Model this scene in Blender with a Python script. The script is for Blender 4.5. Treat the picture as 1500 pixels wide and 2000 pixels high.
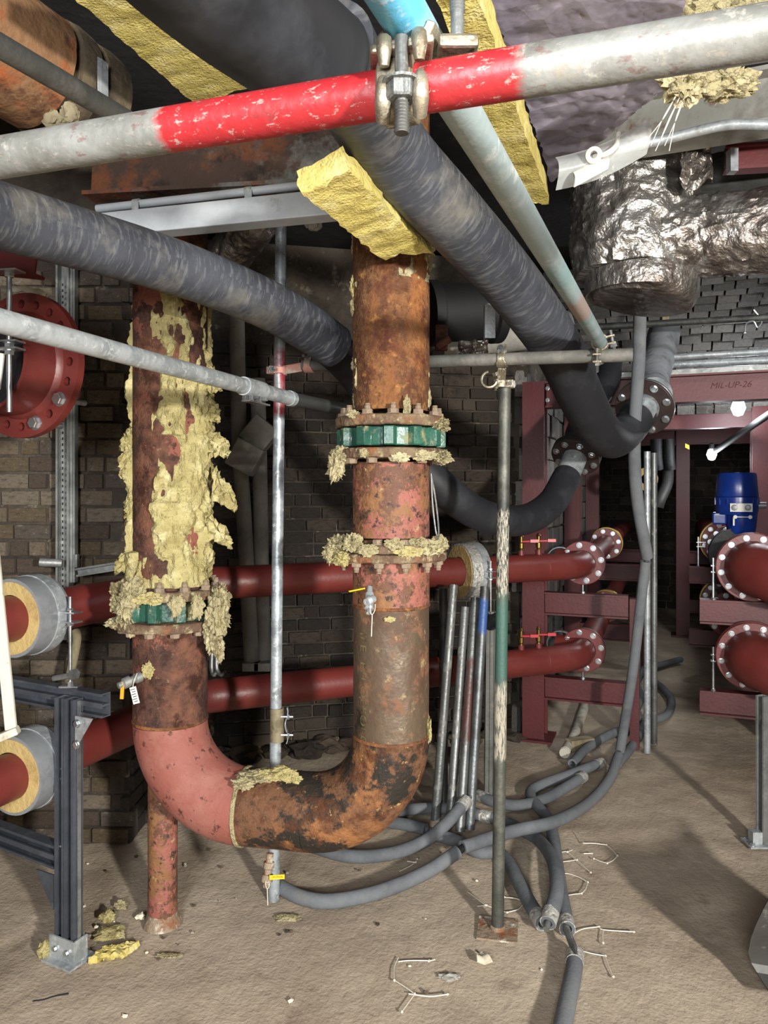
import bpy, bmesh, math, random
from mathutils import Vector, Matrix, noise
V = Vector
for o in list(bpy.data.objects): bpy.data.objects.remove(o)
S = bpy.context.scene
COL = S.collection
R = random.Random(7)
# ------------------------------------------------------------------ camera
F, H, CX, HY = 1450.0, 1.7, 750.0, 965.0      # focal length (px), eye height, principal column, horizon row
cd = bpy.data.cameras.new('camera'); cam = bpy.data.objects.new('camera', cd); COL.objects.link(cam)
cam.location = (0, 0, H); cam.rotation_euler = (math.pi/2, 0, 0)
cd.sensor_fit = 'VERTICAL'; cd.sensor_height = 36; cd.lens = F/2000*36; cd.shift_y = -35/2000
cd.clip_start = .05; S.camera = cam
# ------------------------------------------------------------------ light
w = bpy.data.worlds.new('world'); S.world = w; w.use_nodes = True
w.node_tree.nodes['Background'].inputs[0].default_value = (.75, .85, 1, 1)
w.node_tree.nodes['Background'].inputs[1].default_value = .02
def lamp(name, kind, loc, tgt, energy, size=.3, col=(1, 1, 1), **k):
    l = bpy.data.lights.new(name, kind); l.energy = energy; l.color = col
    if kind == 'AREA': l.shape = 'DISK'; l.size = size
    elif kind == 'SPOT': l.spot_size = k.get('cone', 2.4); l.spot_blend = .6; l.shadow_soft_size = size
    else: l.shadow_soft_size = size
    o = bpy.data.objects.new(name, l); COL.objects.link(o); o.location = loc
    if tgt is not None: o.rotation_euler = (V(tgt)-V(loc)).to_track_quat('-Z', 'Y').to_euler()
    return o
lamp('work_light', 'AREA', (2.0, -1.9, 1.95), (-.1, 2.8, 1.2), 330, .26, (1, .97, .91))
lamp('fill_light', 'AREA', (-.6, -1.95, 2.2), (0, 3.0, 1.4), 170, 1.1, (.97, .98, 1))  # broad soft fill added behind the camera, no actual room lamp
lamp('corridor_light_near', 'AREA', (2.6, 3.5, 3.2), (2.0, 5.0, 2.45), 16, .22, (.95, .98, 1))
S.view_settings.view_transform = 'Standard'; S.view_settings.look = 'None'
S.view_settings.exposure = 0.34; S.view_settings.gamma = 1; S.view_settings.use_curve_mapping = False
# ------------------------------------------------------------------ helpers
def P(px, py, Y): return V(((px-CX)/F*Y, Y, H-(py-HY)/F*Y))           # a pixel at a chosen distance
def PF(px, py, z=0.0):                                                # a pixel on a level plane
    Y = (H-z)*F/(py-HY); return V(((px-CX)/F*Y, Y, z))
DV = V((.354, .935, 0)); PV = V((.935, -.354, 0)); EV = V((.918, .395, 0)); UP = V((0, 0, 1))
C1 = V((1.056, 5.19, 0))
def W(s, t, z=0): return C1+PV*s+DV*t+UP*z                            # corridor frame: across, along, up
ROOT = {}
def _link(o, parent):
    COL.objects.link(o)
    if parent is not None:
        o.parent = parent; ROOT[o.name] = ROOT[parent.name]
def thing(name, label, cat, loc, group=None, kind=None):
    o = bpy.data.objects.new(name, None); COL.objects.link(o); o.location = loc; ROOT[o.name] = V(loc)
    o.empty_display_size = .05
    tag(o, label, cat, group, kind); return o
def tag(o, label=None, cat=None, group=None, kind=None):
    if label: o['label'] = label
    if cat: o['category'] = cat
    if group: o['group'] = group
    if kind: o['kind'] = kind
    return o
def mesh(name, geo, mats, sm=True):
    vs, fs, uv = geo[:3]
    me = bpy.data.meshes.new(name)
    me.from_pydata([tuple(v) for v in vs], [], fs)
    if uv:
        l = me.uv_layers.new(name='UVMap'); k = 0
        for f in fs:
            us = [uv[i] for i in f]
            wrap = max(u[0] for u in us)-min(u[0] for u in us) > .5
            for u in us:
                l.data[k].uv = (u[0]+(1 if wrap and u[0] < .5 else 0), u[1]); k += 1
    for m in (mats if isinstance(mats, (list, tuple)) else [mats]): me.materials.append(MAT[m])
    if len(geo) > 3 and geo[3]:
        for p, i in zip(me.polygons, geo[3]): p.material_index = i
    if sm:
        for p in me.polygons: p.use_smooth = True
        try: me.set_sharp_from_angle(angle=math.radians(38))
        except Exception: pass
    me.update(); return me
def part(name, geo, mat, parent, sm=True, label=None, kind=None, bev=0):
    r = ROOT[parent.name]
    g = ([V(v)-r for v in geo[0]],)+tuple(geo[1:])
    o = bpy.data.objects.new(name, mesh(name, g, mat, sm)); _link(o, parent)
    if label: o['label'] = label
    if kind: o['kind'] = kind
    if bev: bevel(o, bev)
    return o
def bevel(o, wd):
    b = o.modifiers.new('bevel', 'BEVEL'); b.width = wd; b.segments = 2; b.limit_method = 'ANGLE'; b.angle_limit = .7
def solo(name, geo, mat, label=None, cat=None, group=None, kind=None, sm=True, bev=0):
    vs = [V(v) for v in geo[0]]
    c = V(((min(v.x for v in vs)+max(v.x for v in vs))/2, (min(v.y for v in vs)+max(v.y for v in vs))/2, min(v.z for v in vs)))
    o = bpy.data.objects.new(name, mesh(name, ([v-c for v in vs],)+tuple(geo[1:]), mat, sm)); COL.objects.link(o); o.location = c; ROOT[o.name] = c
    tag(o, label, cat, group, kind)
    if bev: bevel(o, bev)
    return o
def inst(name, me, M, parent):                                        # a shared mesh placed as a part
    o = bpy.data.objects.new(name, me); _link(o, parent)
    l, q, s = M.decompose(); o.location = l-ROOT[parent.name]; o.rotation_euler = q.to_euler(); o.scale = s
    return o
def frame(c, axis, s=1.0, roll=0.0):                                  # +Z along axis
    q = V(axis).normalized().to_track_quat('Z', 'Y').to_matrix().to_4x4()
    sc = Matrix.Diagonal((s, s, s, 1)) if not isinstance(s, tuple) else Matrix.Diagonal((*s, 1))
    return Matrix.Translation(V(c)) @ q @ Matrix.Rotation(roll, 4, 'Z') @ sc
def join(*gs):
    vs, fs, uv, mi, anyuv = [], [], [], [], any(g[2] for g in gs)
    for g in gs:
        b = len(vs); vs += list(g[0]); fs += [tuple(i+b for i in f) for f in g[1]]
        uv += list(g[2]) if g[2] else [(0, 0)]*len(g[0])
        mi += list(g[3]) if len(g) > 3 and g[3] else [0]*len(g[1])
    return vs, fs, (uv if anyuv else None), mi
def setm(g, i): return g[0], g[1], g[2], [i]*len(g[1])
def spl(pts, n):
    pts = [V(p) for p in pts]
    if n < 2: return pts
    o = []; q = [pts[0]*2-pts[1]]+pts+[pts[-1]*2-pts[-2]]
    for i in range(1, len(q)-2):
        a, b, c, d = q[i-1:i+3]
        for k in range(n):
            t = k/n
            o.append(.5*((2*b)+(c-a)*t+(2*a-5*b+4*c-d)*t*t+(3*b-a-3*c+d)*t**3))
    o.append(pts[-1]); return o
def arc(a, c, b, n=8):                                                # round a corner a-c-b (quadratic)
    return [a*(1-t)**2+c*2*t*(1-t)+b*t*t for t in [i/n for i in range(n+1)]]
def sweep(pts, r, seg=16, n=0, cap=True, wall=0, rf=None):
    n0 = len(pts); pts = spl(pts, n); N = len(pts)
    if isinstance(r, list) and len(r) != N:
        r = [r[min(int(i*(len(r)-1)/(N-1)), len(r)-2)]*(1-(i*(len(r)-1)/(N-1)-min(int(i*(len(r)-1)/(N-1)), len(r)-2)))+r[min(int(i*(len(r)-1)/(N-1)), len(r)-2)+1]*(i*(len(r)-1)/(N-1)-min(int(i*(len(r)-1)/(N-1)), len(r)-2)) for i in range(N)]
    T = [(pts[min(i+1, N-1)]-pts[max(i-1, 0)]).normalized() for i in range(N)]
    u = T[0].cross(UP)
    if u.length < .05: u = T[0].cross(V((0, 1, 0)))
    u.normalize(); vs, fs, uv = [], [], []; L = 0
    for i in range(N):
        if i: L += (pts[i]-pts[i-1]).length
        u = (u-T[i]*u.dot(T[i])).normalized(); v = T[i].cross(u)
        for k in range(seg):
            a = 2*math.pi*k/seg
            rr = rf(a, L, r) if rf else (r[i] if isinstance(r, list) else r)
            vs.append(pts[i]+(u*math.cos(a)+v*math.sin(a))*rr); uv.append((k/seg, L))
    for i in range(N-1):
        for k in range(seg):
            k2 = (k+1) % seg; fs.append((i*seg+k, i*seg+k2, (i+1)*seg+k2, (i+1)*seg+k))
    fs = [f[::-1] for f in fs]
    if wall:
        b = len(vs)
        for i in range(N):
            for k in range(seg):
                p = vs[i*seg+k]; vs.append(pts[i]+(p-pts[i])*((p-pts[i]).length-wall)/(p-pts[i]).length); uv.append(uv[i*seg+k])
        for i in range(N-1):
            for k in range(seg):
                k2 = (k+1) % seg; fs.append((b+i*seg+k, b+i*seg+k2, b+(i+1)*seg+k2, b+(i+1)*seg+k))
        for i in (0, N-1):
            for k in range(seg):
                k2 = (k+1) % seg; f = (i*seg+k, i*seg+k2, b+i*seg+k2, b+i*seg+k); fs.append(f if i == 0 else f[::-1])
    elif cap:
        fs.append(tuple(range(seg))); fs.append(tuple(range((N-1)*seg, N*seg))[::-1])
    return vs, fs, uv
def tube(a, b, r, seg=16, wall=0, k=1):
    a, b = V(a), V(b); return sweep([a+(b-a)*i/k for i in range(k+1)], r, seg, wall=wall)
def box(c, x, y, z):
    c, x, y, z = V(c), V(x)/2, V(y)/2, V(z)/2
    vs = [c+x*i+y*j+z*k for k in (-1, 1) for j in (-1, 1) for i in (-1, 1)]
    fs = [(0, 2, 3, 1), (4, 5, 7, 6), (0, 1, 5, 4), (2, 6, 7, 3), (0, 4, 6, 2), (1, 3, 7, 5)]
    if x.cross(y).dot(z) < 0: fs = [f[::-1] for f in fs]
    return vs, fs, None
def bar(a, b, wd, ht, up=UP):
    a, b = V(a), V(b); d = (b-a); s = d.cross(V(up)).normalized(); u = s.cross(d).normalized()
    return box((a+b)/2, s*wd, d, u*ht)
def extr(a, b, prof, up=UP):
    a, b = V(a), V(b); d = (b-a).normalized(); s = d.cross(V(up)).normalized(); u = s.cross(d); n = len(prof)
    vs = [q+s*x+u*y for q in (a, b) for x, y in prof]
    fs = [(i, (i+1) % n, n+(i+1) % n, n+i) for i in range(n)]+[tuple(range(n))[::-1], tuple(range(n, 2*n))]
    L = (b-a).length
    return vs, fs, [(i/n, 0) for i in range(n)]+[(i/n, L) for i in range(n)]
def ibeam(a, b, h, wd, tf=.012, tw=.01, up=UP):
    x, y = wd/2, h/2; t = tw/2
    return extr(a, b, [(-x, -y), (x, -y), (x, -y+tf), (t, -y+tf), (t, y-tf), (x, y-tf), (x, y), (-x, y), (-x, y-tf), (-t, y-tf), (-t, -y+tf), (-x, -y+tf)], up)
def chan(a, b, wd, dp, up=UP, t=.004, lip=.009):                      # open strut channel, mouth towards up
    x, y = wd/2, dp/2
    return extr(a, b, [(-x, -y), (x, -y), (x, y), (x-lip, y), (x-lip, y-lip), (x-lip+t*.4, y-lip), (x-lip+t*.4, y-t), (x-t, y-t), (x-t, -y+t), (-x+t, -y+t), (-x+t, y-t), (-x+lip-t*.4, y-t), (-x+lip-t*.4, y-lip), (-x+lip, y-lip), (-x+lip, y), (-x, y)], up)
def lathe(prof, c, axis, seg=32, close=False):
    M = frame(c, axis); vs, fs, uv = [], [], []; n = len(prof); L = 0
    for j, (r, z) in enumerate(prof):
        if j: L += math.hypot(r-prof[j-1][0], z-prof[j-1][1])
        for k in range(seg):
            a = 2*math.pi*k/seg; vs.append(M @ V((r*math.cos(a), r*math.sin(a), z))); uv.append((k/seg, L))
    for j in range(n if close else n-1):
        for k in range(seg):
            k2 = (k+1) % seg; j2 = (j+1) % n; fs.append((j*seg+k, j*seg+k2, j2*seg+k2, j2*seg+k))
    if not close:
        if prof[0][0] > 1e-4: fs.append(tuple(range(seg))[::-1])
        if prof[-1][0] > 1e-4: fs.append(tuple(range((n-1)*seg, n*seg)))
    return vs, fs, uv
def ring(c, axis, ro, ri, th, seg=40, ch=.003):                       # centred flat ring
    z = th/2
    return lathe([(ri, -z), (ro-ch, -z), (ro, -z+ch), (ro, z-ch), (ro-ch, z), (ri, z)], c, axis, seg, True)
def holed_ring(c, axis, ro, ri, th, nh, rp, rh, m=24):
    M = frame(c, axis); vs, fs = [], []
    for i in range(nh):
        a0 = 2*math.pi*(i-.5)/nh; da = 2*math.pi/nh; q = m//4; bd = []
        for k in range(q): bd.append((ro, a0+da*k/q))
        for k in range(q): bd.append((ro+(ri-ro)*k/q, a0+da))
        for k in range(q): bd.append((ri, a0+da-da*k/q))
        for k in range(q): bd.append((ri+(ro-ri)*k/q, a0))
        ac = a0+da/2; hc = V((rp*math.cos(ac), rp*math.sin(ac), 0)); b = len(vs)
        for z in (th/2, -th/2):
            for r_, a_ in bd: vs.append(M @ V((r_*math.cos(a_), r_*math.sin(a_), z)))
            for r_, a_ in bd:
                d = V((r_*math.cos(a_), r_*math.sin(a_), 0))-hc; d.normalize(); p = hc+d*rh; vs.append(M @ V((p.x, p.y, z)))
        for k in range(m):
            k2 = (k+1) % m
            fs += [(b+k, b+k2, b+m+k2, b+m+k), (b+2*m+k, b+3*m+k, b+3*m+k2, b+2*m+k2), (b+m+k, b+m+k2, b+3*m+k2, b+3*m+k)]
            if k < q or 2*q <= k < 3*q: fs.append((b+k, b+2*m+k, b+2*m+k2, b+k2))
    return vs, fs, None
def nz(v, s=1.0, o=3): return noise.fractal(V(v)*s, .9, 2.1, o)
def wool(c, size, seed=0, det=4, amp=.45, sp=0):                      # ragged lump of mineral wool
    bm = bmesh.new(); bmesh.ops.create_icosphere(bm, subdivisions=det, radius=1); off = V((seed*3.7, seed*1.3, seed*9.1))
    for v in bm.verts:
        d = v.co.normalized(); k = 1+amp*nz(d*1.5+off, 1, 3)+amp*.7*nz(d*6+off, 1, 4)
        p = d*k; v.co = V((p.x*size[0], p.y*size[1], p.z*size[2]))
    vs = [v.co+V(c) for v in bm.verts]; fs = [tuple(q.index for q in f.verts) for f in bm.faces]; bm.free()
    rr = random.Random(seed); g = (vs, fs, None)
    for i in range(sp):                                               # wispy flakes
        d = V((rr.gauss(0, 1), rr.gauss(0, 1), rr.gauss(0, .8))).normalized(); p = V(c)+V((d.x*size[0], d.y*size[1], d.z*size[2]))*.85
        l = rr.uniform(.25, .8)*min(min(size), .035)*1.0; t = d.cross(V((rr.random(), rr.random(), rr.random()))).normalized()*l*rr.uniform(.3, .7)
        e = p+d*l+V((0, 0, -l*.3)); n_ = d.cross(t).normalized()*l*.12
        g = join(g, ([p-t, p+t, p+n_*2, e], [(0, 1, 3), (1, 2, 3), (2, 0, 3), (0, 2, 1)], None))
    return g
def sheet(fn, nu, nv, th=.004):                                       # thick warped sheet; fn(u,v) -> point
    pts = [[V(fn(i/nu, j/nv)) for j in range(nv+1)] for i in range(nu+1)]; vs, fs = [], []
    for i in range(nu+1):
        for j in range(nv+1):
            a = pts[min(i+1, nu)][j]-pts[max(i-1, 0)][j]; b = pts[i][min(j+1, nv)]-pts[i][max(j-1, 0)]
            n_ = a.cross(b).normalized(); vs += [pts[i][j]+n_*th/2, pts[i][j]-n_*th/2]
    I = lambda i, j, k: (i*(nv+1)+j)*2+k
    for i in range(nu):
        for j in range(nv):
            fs += [(I(i, j, 0), I(i+1, j, 0), I(i+1, j+1, 0), I(i, j+1, 0)), (I(i, j, 1), I(i, j+1, 1), I(i+1, j+1, 1), I(i+1, j, 1))]
    for i in range(nu): fs += [(I(i, 0, 0), I(i, 0, 1), I(i+1, 0, 1), I(i+1, 0, 0)), (I(i, nv, 0), I(i+1, nv, 0), I(i+1, nv, 1), I(i, nv, 1))]
    for j in range(nv): fs += [(I(0, j, 0), I(0, j+1, 0), I(0, j+1, 1), I(0, j, 1)), (I(nu, j, 0), I(nu, j, 1), I(nu, j+1, 1), I(nu, j+1, 0))]
    return vs, fs, None
# ------------------------------------------------------------------ materials
MAT = {}
def srgb(h):
    c = [int(h[i:i+2], 16)/255 for i in (0, 2, 4)]
    return tuple(x/12.92 if x < .04045 else ((x+.055)/1.055)**2.4 for x in c)+(1,)
def mat(name, base, rough=.6, metal=0.0, layers=(), bump=None, emit=0, alpha=1, trans=0, uv=False, spec=.5):
    m = bpy.data.materials.new(name); m.use_nodes = True; nt = m.node_tree; N, L = nt.nodes, nt.links
    b = N['Principled BSDF']; tc = N.new('ShaderNodeTexCoord')
    def mapping(st):
        mp = N.new('ShaderNodeMapping'); mp.inputs['Scale'].default_value = st; L.new(tc.outputs['UV' if uv else 'Object'], mp.inputs[0]); return mp.outputs[0]
    col = N.new('ShaderNodeRGB'); col.outputs[0].default_value = srgb(base); c = col.outputs[0]
    rg = N.new('ShaderNodeValue'); rg.outputs[0].default_value = rough; rg = rg.outputs[0]
    mt = N.new('ShaderNodeValue'); mt.outputs[0].default_value = metal; mt = mt.outputs[0]
    masks = []
    for ly in layers:
        k = ly.get('k', 'noise'); st = ly.get('st', (1, 1, 1)); lo, hi = ly.get('t', (.45, .6))
        def tex(kind, s, det=6, o=0):
            if kind == 'voro':
                n = N.new('ShaderNodeTexVoronoi'); n.inputs['Scale'].default_value = s; out = n.outputs['Distance']
            else:
                n = N.new('ShaderNodeTexNoise'); n.inputs['Scale'].default_value = s; n.inputs['Detail'].default_value = det; n.inputs['Roughness'].default_value = ly.get('rr', .68); out = n.outputs['Fac']
            mp = N.new('ShaderNodeMapping'); mp.inputs['Scale'].default_value = st; mp.inputs['Location'].default_value = (o, o*1.7, o*.6)
            L.new(tc.outputs['UV' if ly.get('uv', uv) else 'Object'], mp.inputs[0]); L.new(mp.outputs[0], n.inputs['Vector']); return out
        def rng(x, a, b_):
            r = N.new('ShaderNodeMapRange'); r.inputs['From Min'].default_value = a; r.inputs['From Max'].default_value = b_; L.new(x, r.inputs['Value']); return r.outputs[0]
        def mth(op, x, y):
            q = N.new('ShaderNodeMath'); q.operation = op
            for i, z in enumerate((x, y)):
                if isinstance(z, (int, float)): q.inputs[i].default_value = z
                else: L.new(z, q.inputs[i])
            return q.outputs[0]
        if k == 'band':                                               # along a coordinate between a and b, ragged edge
            sp = N.new('ShaderNodeSeparateXYZ'); L.new(tc.outputs['UV' if ly.get('uv', uv) else 'Object'], sp.inputs[0])
            v = sp.outputs[ly.get('ax', 1)]; v = mth('ADD', v, mth('MULTIPLY', mth('SUBTRACT', tex('noise', ly.get('s', 10)), .5), ly.get('rag', .1)))
            a, b_ = ly['ab']; e = ly.get('e', .01)
            f = mth('MULTIPLY', rng(v, a-e, a+e), rng(v, b_+e, b_-e))
            if 't' in ly: f = mth('MULTIPLY', f, rng(tex('noise', ly.get('s2', 8), 6, 5), lo, hi))
        else: f = rng(tex(k, ly.get('s', 8), ly.get('d', 6), ly.get('o', 0)), lo, hi)
        if 'a' in ly: f = mth('MULTIPLY', f, ly['a'])
        masks.append(f)
        mx = N.new('ShaderNodeMix'); mx.data_type = 'RGBA'; L.new(f, mx.inputs['Factor']); L.new(c, mx.inputs['A']); mx.inputs['B'].default_value = srgb(ly['c']); c = mx.outputs['Result']
        for key, cur in (('r', 'rg'), ('m', 'mt')):
            if key in ly:
                q = N.new('ShaderNodeMix'); q.data_type = 'FLOAT'; L.new(f, q.inputs['Factor']); L.new(rg if key == 'r' else mt, q.inputs['A']); q.inputs['B'].default_value = ly[key]
                if key == 'r': rg = q.outputs[0]
                else: mt = q.outputs[0]
    L.new(c, b.inputs['Base Color']); L.new(rg, b.inputs['Roughness']); L.new(mt, b.inputs['Metallic'])
    b.inputs['Specular IOR Level'].default_value = spec
    if bump:
        prev = None
        for s, st, det, kk, *stt in bump:
            n = N.new('ShaderNodeTexVoronoi' if kk == 'voro' else 'ShaderNodeTexNoise'); n.inputs['Scale'].default_value = s
            if kk != 'voro': n.inputs['Detail'].default_value = det
            mp = N.new('ShaderNodeMapping'); mp.inputs['Scale'].default_value = stt[0] if stt else (1, 1, 1)
            L.new(tc.outputs['UV' if uv else 'Object'], mp.inputs[0]); L.new(mp.outputs[0], n.inputs['Vector'])
            bp = N.new('ShaderNodeBump'); bp.inputs['Strength'].default_value = st; bp.inputs['Distance'].default_value = .02; L.new(n.outputs[0], bp.inputs['Height'])
            if prev: L.new(prev, bp.inputs['Normal'])
            prev = bp.outputs[0]
        L.new(prev, b.inputs['Normal'])
    if emit: b.inputs['Emission Color'].default_value = srgb(base); b.inputs['Emission Strength'].default_value = emit
    if trans: b.inputs['Transmission Weight'].default_value = trans
    if alpha < 1: b.inputs['Alpha'].default_value = alpha
    MAT[name] = m; return m
D = dict
dust = D(c='9a8c7c', s=3, t=(.5, .75), r=.8, a=.5)
mat('floor', 'a99a86', .88, 0, [D(c='907f6c', s=1.1, t=(.42, .62), a=.75), D(c='bfb09a', s=2.3, t=(.5, .7), o=3, a=.7), D(c='6a5a4b', s=5, t=(.6, .72), o=5, a=.55), D(c='c9b9a2', s=14, t=(.58, .75), o=2, a=.5), D(c='55493f', s=60, t=(.66, .74), a=.6)],
    [(5, .3, 8, 'noise'), (28, .3, 8, 'noise', (1, .6, 1)), (70, .2, 6, 'noise'), (160, .12, 4, 'noise')])
mat('mortar', '4a4238', .95, 0, [D(c='2c2620', s=2, t=(.45, .6)), D(c='7d7364', s=9, t=(.58, .7))], [(40, .6, 6, 'noise')])
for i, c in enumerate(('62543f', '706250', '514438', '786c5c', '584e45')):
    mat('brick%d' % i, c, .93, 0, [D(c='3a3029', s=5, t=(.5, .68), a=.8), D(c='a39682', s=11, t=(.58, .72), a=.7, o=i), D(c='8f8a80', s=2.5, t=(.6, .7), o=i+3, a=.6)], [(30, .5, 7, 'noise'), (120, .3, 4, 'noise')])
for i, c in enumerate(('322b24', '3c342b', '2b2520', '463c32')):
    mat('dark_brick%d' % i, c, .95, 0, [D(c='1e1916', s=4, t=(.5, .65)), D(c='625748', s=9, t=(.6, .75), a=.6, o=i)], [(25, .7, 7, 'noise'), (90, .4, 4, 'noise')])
for i, c in enumerate(('6d6a66', '5f5c58', '7a7772', '54514d')):
    mat('stone%d' % i, c, .95, 0, [D(c='45413c', s=4, t=(.5, .66), a=.8), D(c='908b83', s=7, t=(.58, .7), o=i, a=.7)], [(22, .8, 7, 'noise'), (90, .5, 4, 'noise')])
mat('dark_ceiling', '1b1816', .95, 0, [D(c='0d0b0a', s=2, t=(.4, .6)), D(c='3b332c', s=6, t=(.6, .75))], [(10, .6, 7, 'noise')])
mat('rust', '5c3d29', .85, 0, [D(c='3f291c', s=28, t=(.48, .6), d=10, rr=.8, o=11), D(c='7d5a38', s=34, t=(.5, .62), d=10, rr=.8, o=13), D(c='85552f', s=5, t=(.45, .62), st=(1, 1, .35)), D(c='4a2616', s=9, t=(.5, .64), o=4), D(c='a5753f', s=16, t=(.58, .7), o=2, a=.8), D(c='3c2318', s=40, t=(.58, .68), a=.7), D(c='a08a68', s=7, t=(.64, .72), o=9, a=.6, st=(1, 1, .4))], [(40, .35, 6, 'noise'), (150, .25, 3, 'noise')], spec=.3)
mat('dark_rust', '4a322a', .85, 0, [D(c='2f201a', s=30, t=(.48, .6), d=10, rr=.8, o=11), D(c='6a4534', s=6, t=(.45, .6)), D(c='33190f', s=9, t=(.5, .62), o=4), D(c='8c7a5e', s=30, t=(.62, .72), a=.6), D(c='7a4a3d', s=4, t=(.57, .59), o=7, d=10, rr=.75)], [(40, .35, 6, 'noise'), (150, .25, 3, 'noise')], spec=.3)
mat('rust_primer', '8a5246', .7, 0, [D(c='5a3a28', s=5, t=(.485, .515), d=12, rr=.78), D(c='7a5434', s=9, t=(.51, .55), o=6, d=12, rr=.78), D(c='33221a', s=26, t=(.54, .6), o=2, d=10, rr=.75), D(c='a58a60', s=24, t=(.62, .7), o=4, d=9)], [(50, .35, 6, 'noise')])
mat('primer', '874d42', .72, 0, [D(c='784539', s=2, t=(.4, .65)), D(c='95665a', s=6, t=(.5, .7), o=8, a=.6), D(c='4c281e', s=22, t=(.57, .61), d=10, rr=.75), D(c='5a3526', s=7, t=(.6, .63), o=5, d=12, rr=.8)], [(60, .12, 5, 'noise')])
mat('mill_steel', '5f5142', .36, .3, [D(c='4a3626', s=5, t=(.42, .56), r=.7, m=0), D(c='6f4c34', s=9, t=(.52, .6), r=.85, m=0, o=3, d=11, rr=.78), D(c='8f7b58', s=18, t=(.6, .7), o=6, r=.7, m=0), D(c='2b2622', s=4, t=(.62, .68), o=9, r=.6)], [(45, .2, 6, 'noise')])
mat('rust_black', '654530', .8, 0, [D(c='45301f', s=26, t=(.5, .62), d=10, rr=.8, o=11), D(c='8a5c36', s=5, t=(.5, .64)), D(c='26211b', s=3.0, t=(.50, .535), o=6.3, d=7, r=.7), D(c='4c2c18', s=11, t=(.52, .64), o=2), D(c='c09a62', s=30, t=(.63, .7), o=4, a=.8)], [(40, .35, 6, 'noise'), (140, .25, 3, 'noise')], spec=.3)
mat('old_pipe', '7b5a3c', .85, 0, [D(c='8c4a22', s=4, t=(.48, .58)), D(c='b0a08a', s=3, t=(.55, .6), o=4), D(c='4c2e1c', s=7, t=(.55, .65), o=8)], [(25, .5, 6, 'noise')])
mat('red_oxide', '6a2a25', .42, 0, [D(c='57221f', s=1.5, t=(.4, .65)), D(c='7d443b', s=2.5, t=(.55, .8), r=.7, a=.35, o=3)], [(60, .05, 4, 'noise')])
mat('red_steel', '571d1f', .5, 0, [D(c='46181a', s=1.2, t=(.4, .65)), D(c='6e3531', s=3, t=(.6, .8), a=.35, r=.7)], [(50, .06, 4, 'noise')])
mat('galv', 'a8adaf', .45, .4, [D(c='8a9092', s=14, t=(.45, .6)), D(c='c0c5c5', s=40, t=(.55, .65)), D(c='7b7468', s=5, t=(.6, .75), r=.75, m=.1, a=.6)], [(60, .08, 4, 'noise')])
mat('zinc', 'c9cdd0', .28, .9, [D(c='a9aeb2', s=20, t=(.45, .6))])
mat('steel_tube', '757776', .42, .5, [D(c='4d4d4b', s=5, t=(.45, .62), st=(1, 1, .3)), D(c='8f8d86', s=11, t=(.55, .68), r=.7, m=.2), D(c='5c5248', s=3, t=(.58, .7), r=.8, m=0)], [(60, .1, 4, 'noise')])
mat('dark_tube', '3f413f', .55, .5, [D(c='5a5a56', s=9, t=(.5, .65), r=.7), D(c='2a2a28', s=4, t=(.5, .65))], [(60, .1, 4, 'noise')])
mat('dusty_tube', '5c5c56', .7, .15, [D(c='75706a', s=7, t=(.5, .65)), D(c='42443f', s=4, t=(.5, .65), o=3)], [(60, .1, 4, 'noise')])
mat('coupler', 'a89f8c', .4, .8, [D(c='6b6250', s=14, t=(.48, .62), r=.65), D(c='c9c2b0', s=30, t=(.58, .7))], [(80, .15, 4, 'noise')])
mat('coupler_pink', 'b98678', .6, .3, [D(c='8f8678', s=20, t=(.5, .62))], [(80, .15, 4, 'noise')])
mat('red_tube', '7e7f7b', .5, .25, [D(c='65655f', s=6, t=(.45, .6), uv=False), D(c='b9b5aa', s=25, t=(.6, .7), uv=False, a=.7), D(c='8f1d22', k='band', ab=(.885, 1.285), uv=True, s=7, rag=.03, e=.006, m=0, r=.45), D(c='857f75', k='band', ab=(.28, .56), uv=False, ax=0, s=5, rag=.05, t=(.58, .6), s2=9, m=.3), D(c='8a837a', s=7, t=(.57, .6), uv=True, st=(2.2, 7, 1), d=10, rr=.75, a=.8), D(c='5c2a2a', s=5, t=(.58, .64), uv=True, st=(1.5, 5, 1), o=4, a=.5)], [(60, .08, 4, 'noise')])
mat('blue_tube', '94a2a3', .5, .3, [D(c='a9b3b2', s=20, t=(.5, .62)), D(c='6f8a8c', s=5, t=(.5, .62), r=.6, m=.2, a=.8), D(c='4f9dbd', k='band', ab=(-1, .47), uv=True, s=9, rag=.1, e=.03, m=0, r=.4), D(c='8a7a74', k='band', ab=(1.74, 1.98), uv=True, s=9, rag=.1, e=.03, m=0, r=.6), D(c='c3c7c4', s=9, t=(.62, .7), o=7)], [(60, .08, 4, 'noise')])
mat('pole_red', 'a3aaad', .42, .4, [D(c='7d8386', s=14, t=(.45, .6)), D(c='c6cacb', s=40, t=(.55, .65)), D(c='8c3138', k='band', ab=(2.03, 2.31), uv=True, s=8, rag=.05, t=(.38, .52), s2=2.2, m=0, r=.5)], [(60, .08, 4, 'noise')])
mat('pole_green', '55564f', .55, .5, [D(c='6c6b62', s=9, t=(.5, .65)), D(c='3d3e3a', s=4, t=(.5, .65), o=2), D(c='34544a', k='band', ab=(.95, 1.29), uv=True, s=9, rag=.1, e=.04, m=0, r=.6), D(c='9d9686', k='band', ab=(.66, .95), uv=True, s=9, rag=.12, t=(.4, .52), s2=20, m=0, r=.8), D(c='aaa392', k='band', ab=(1.3, 1.62), uv=True, s=9, rag=.1, t=(.48, .54), s2=30, m=0, r=.8)], [(60, .12, 4, 'noise')])
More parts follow.
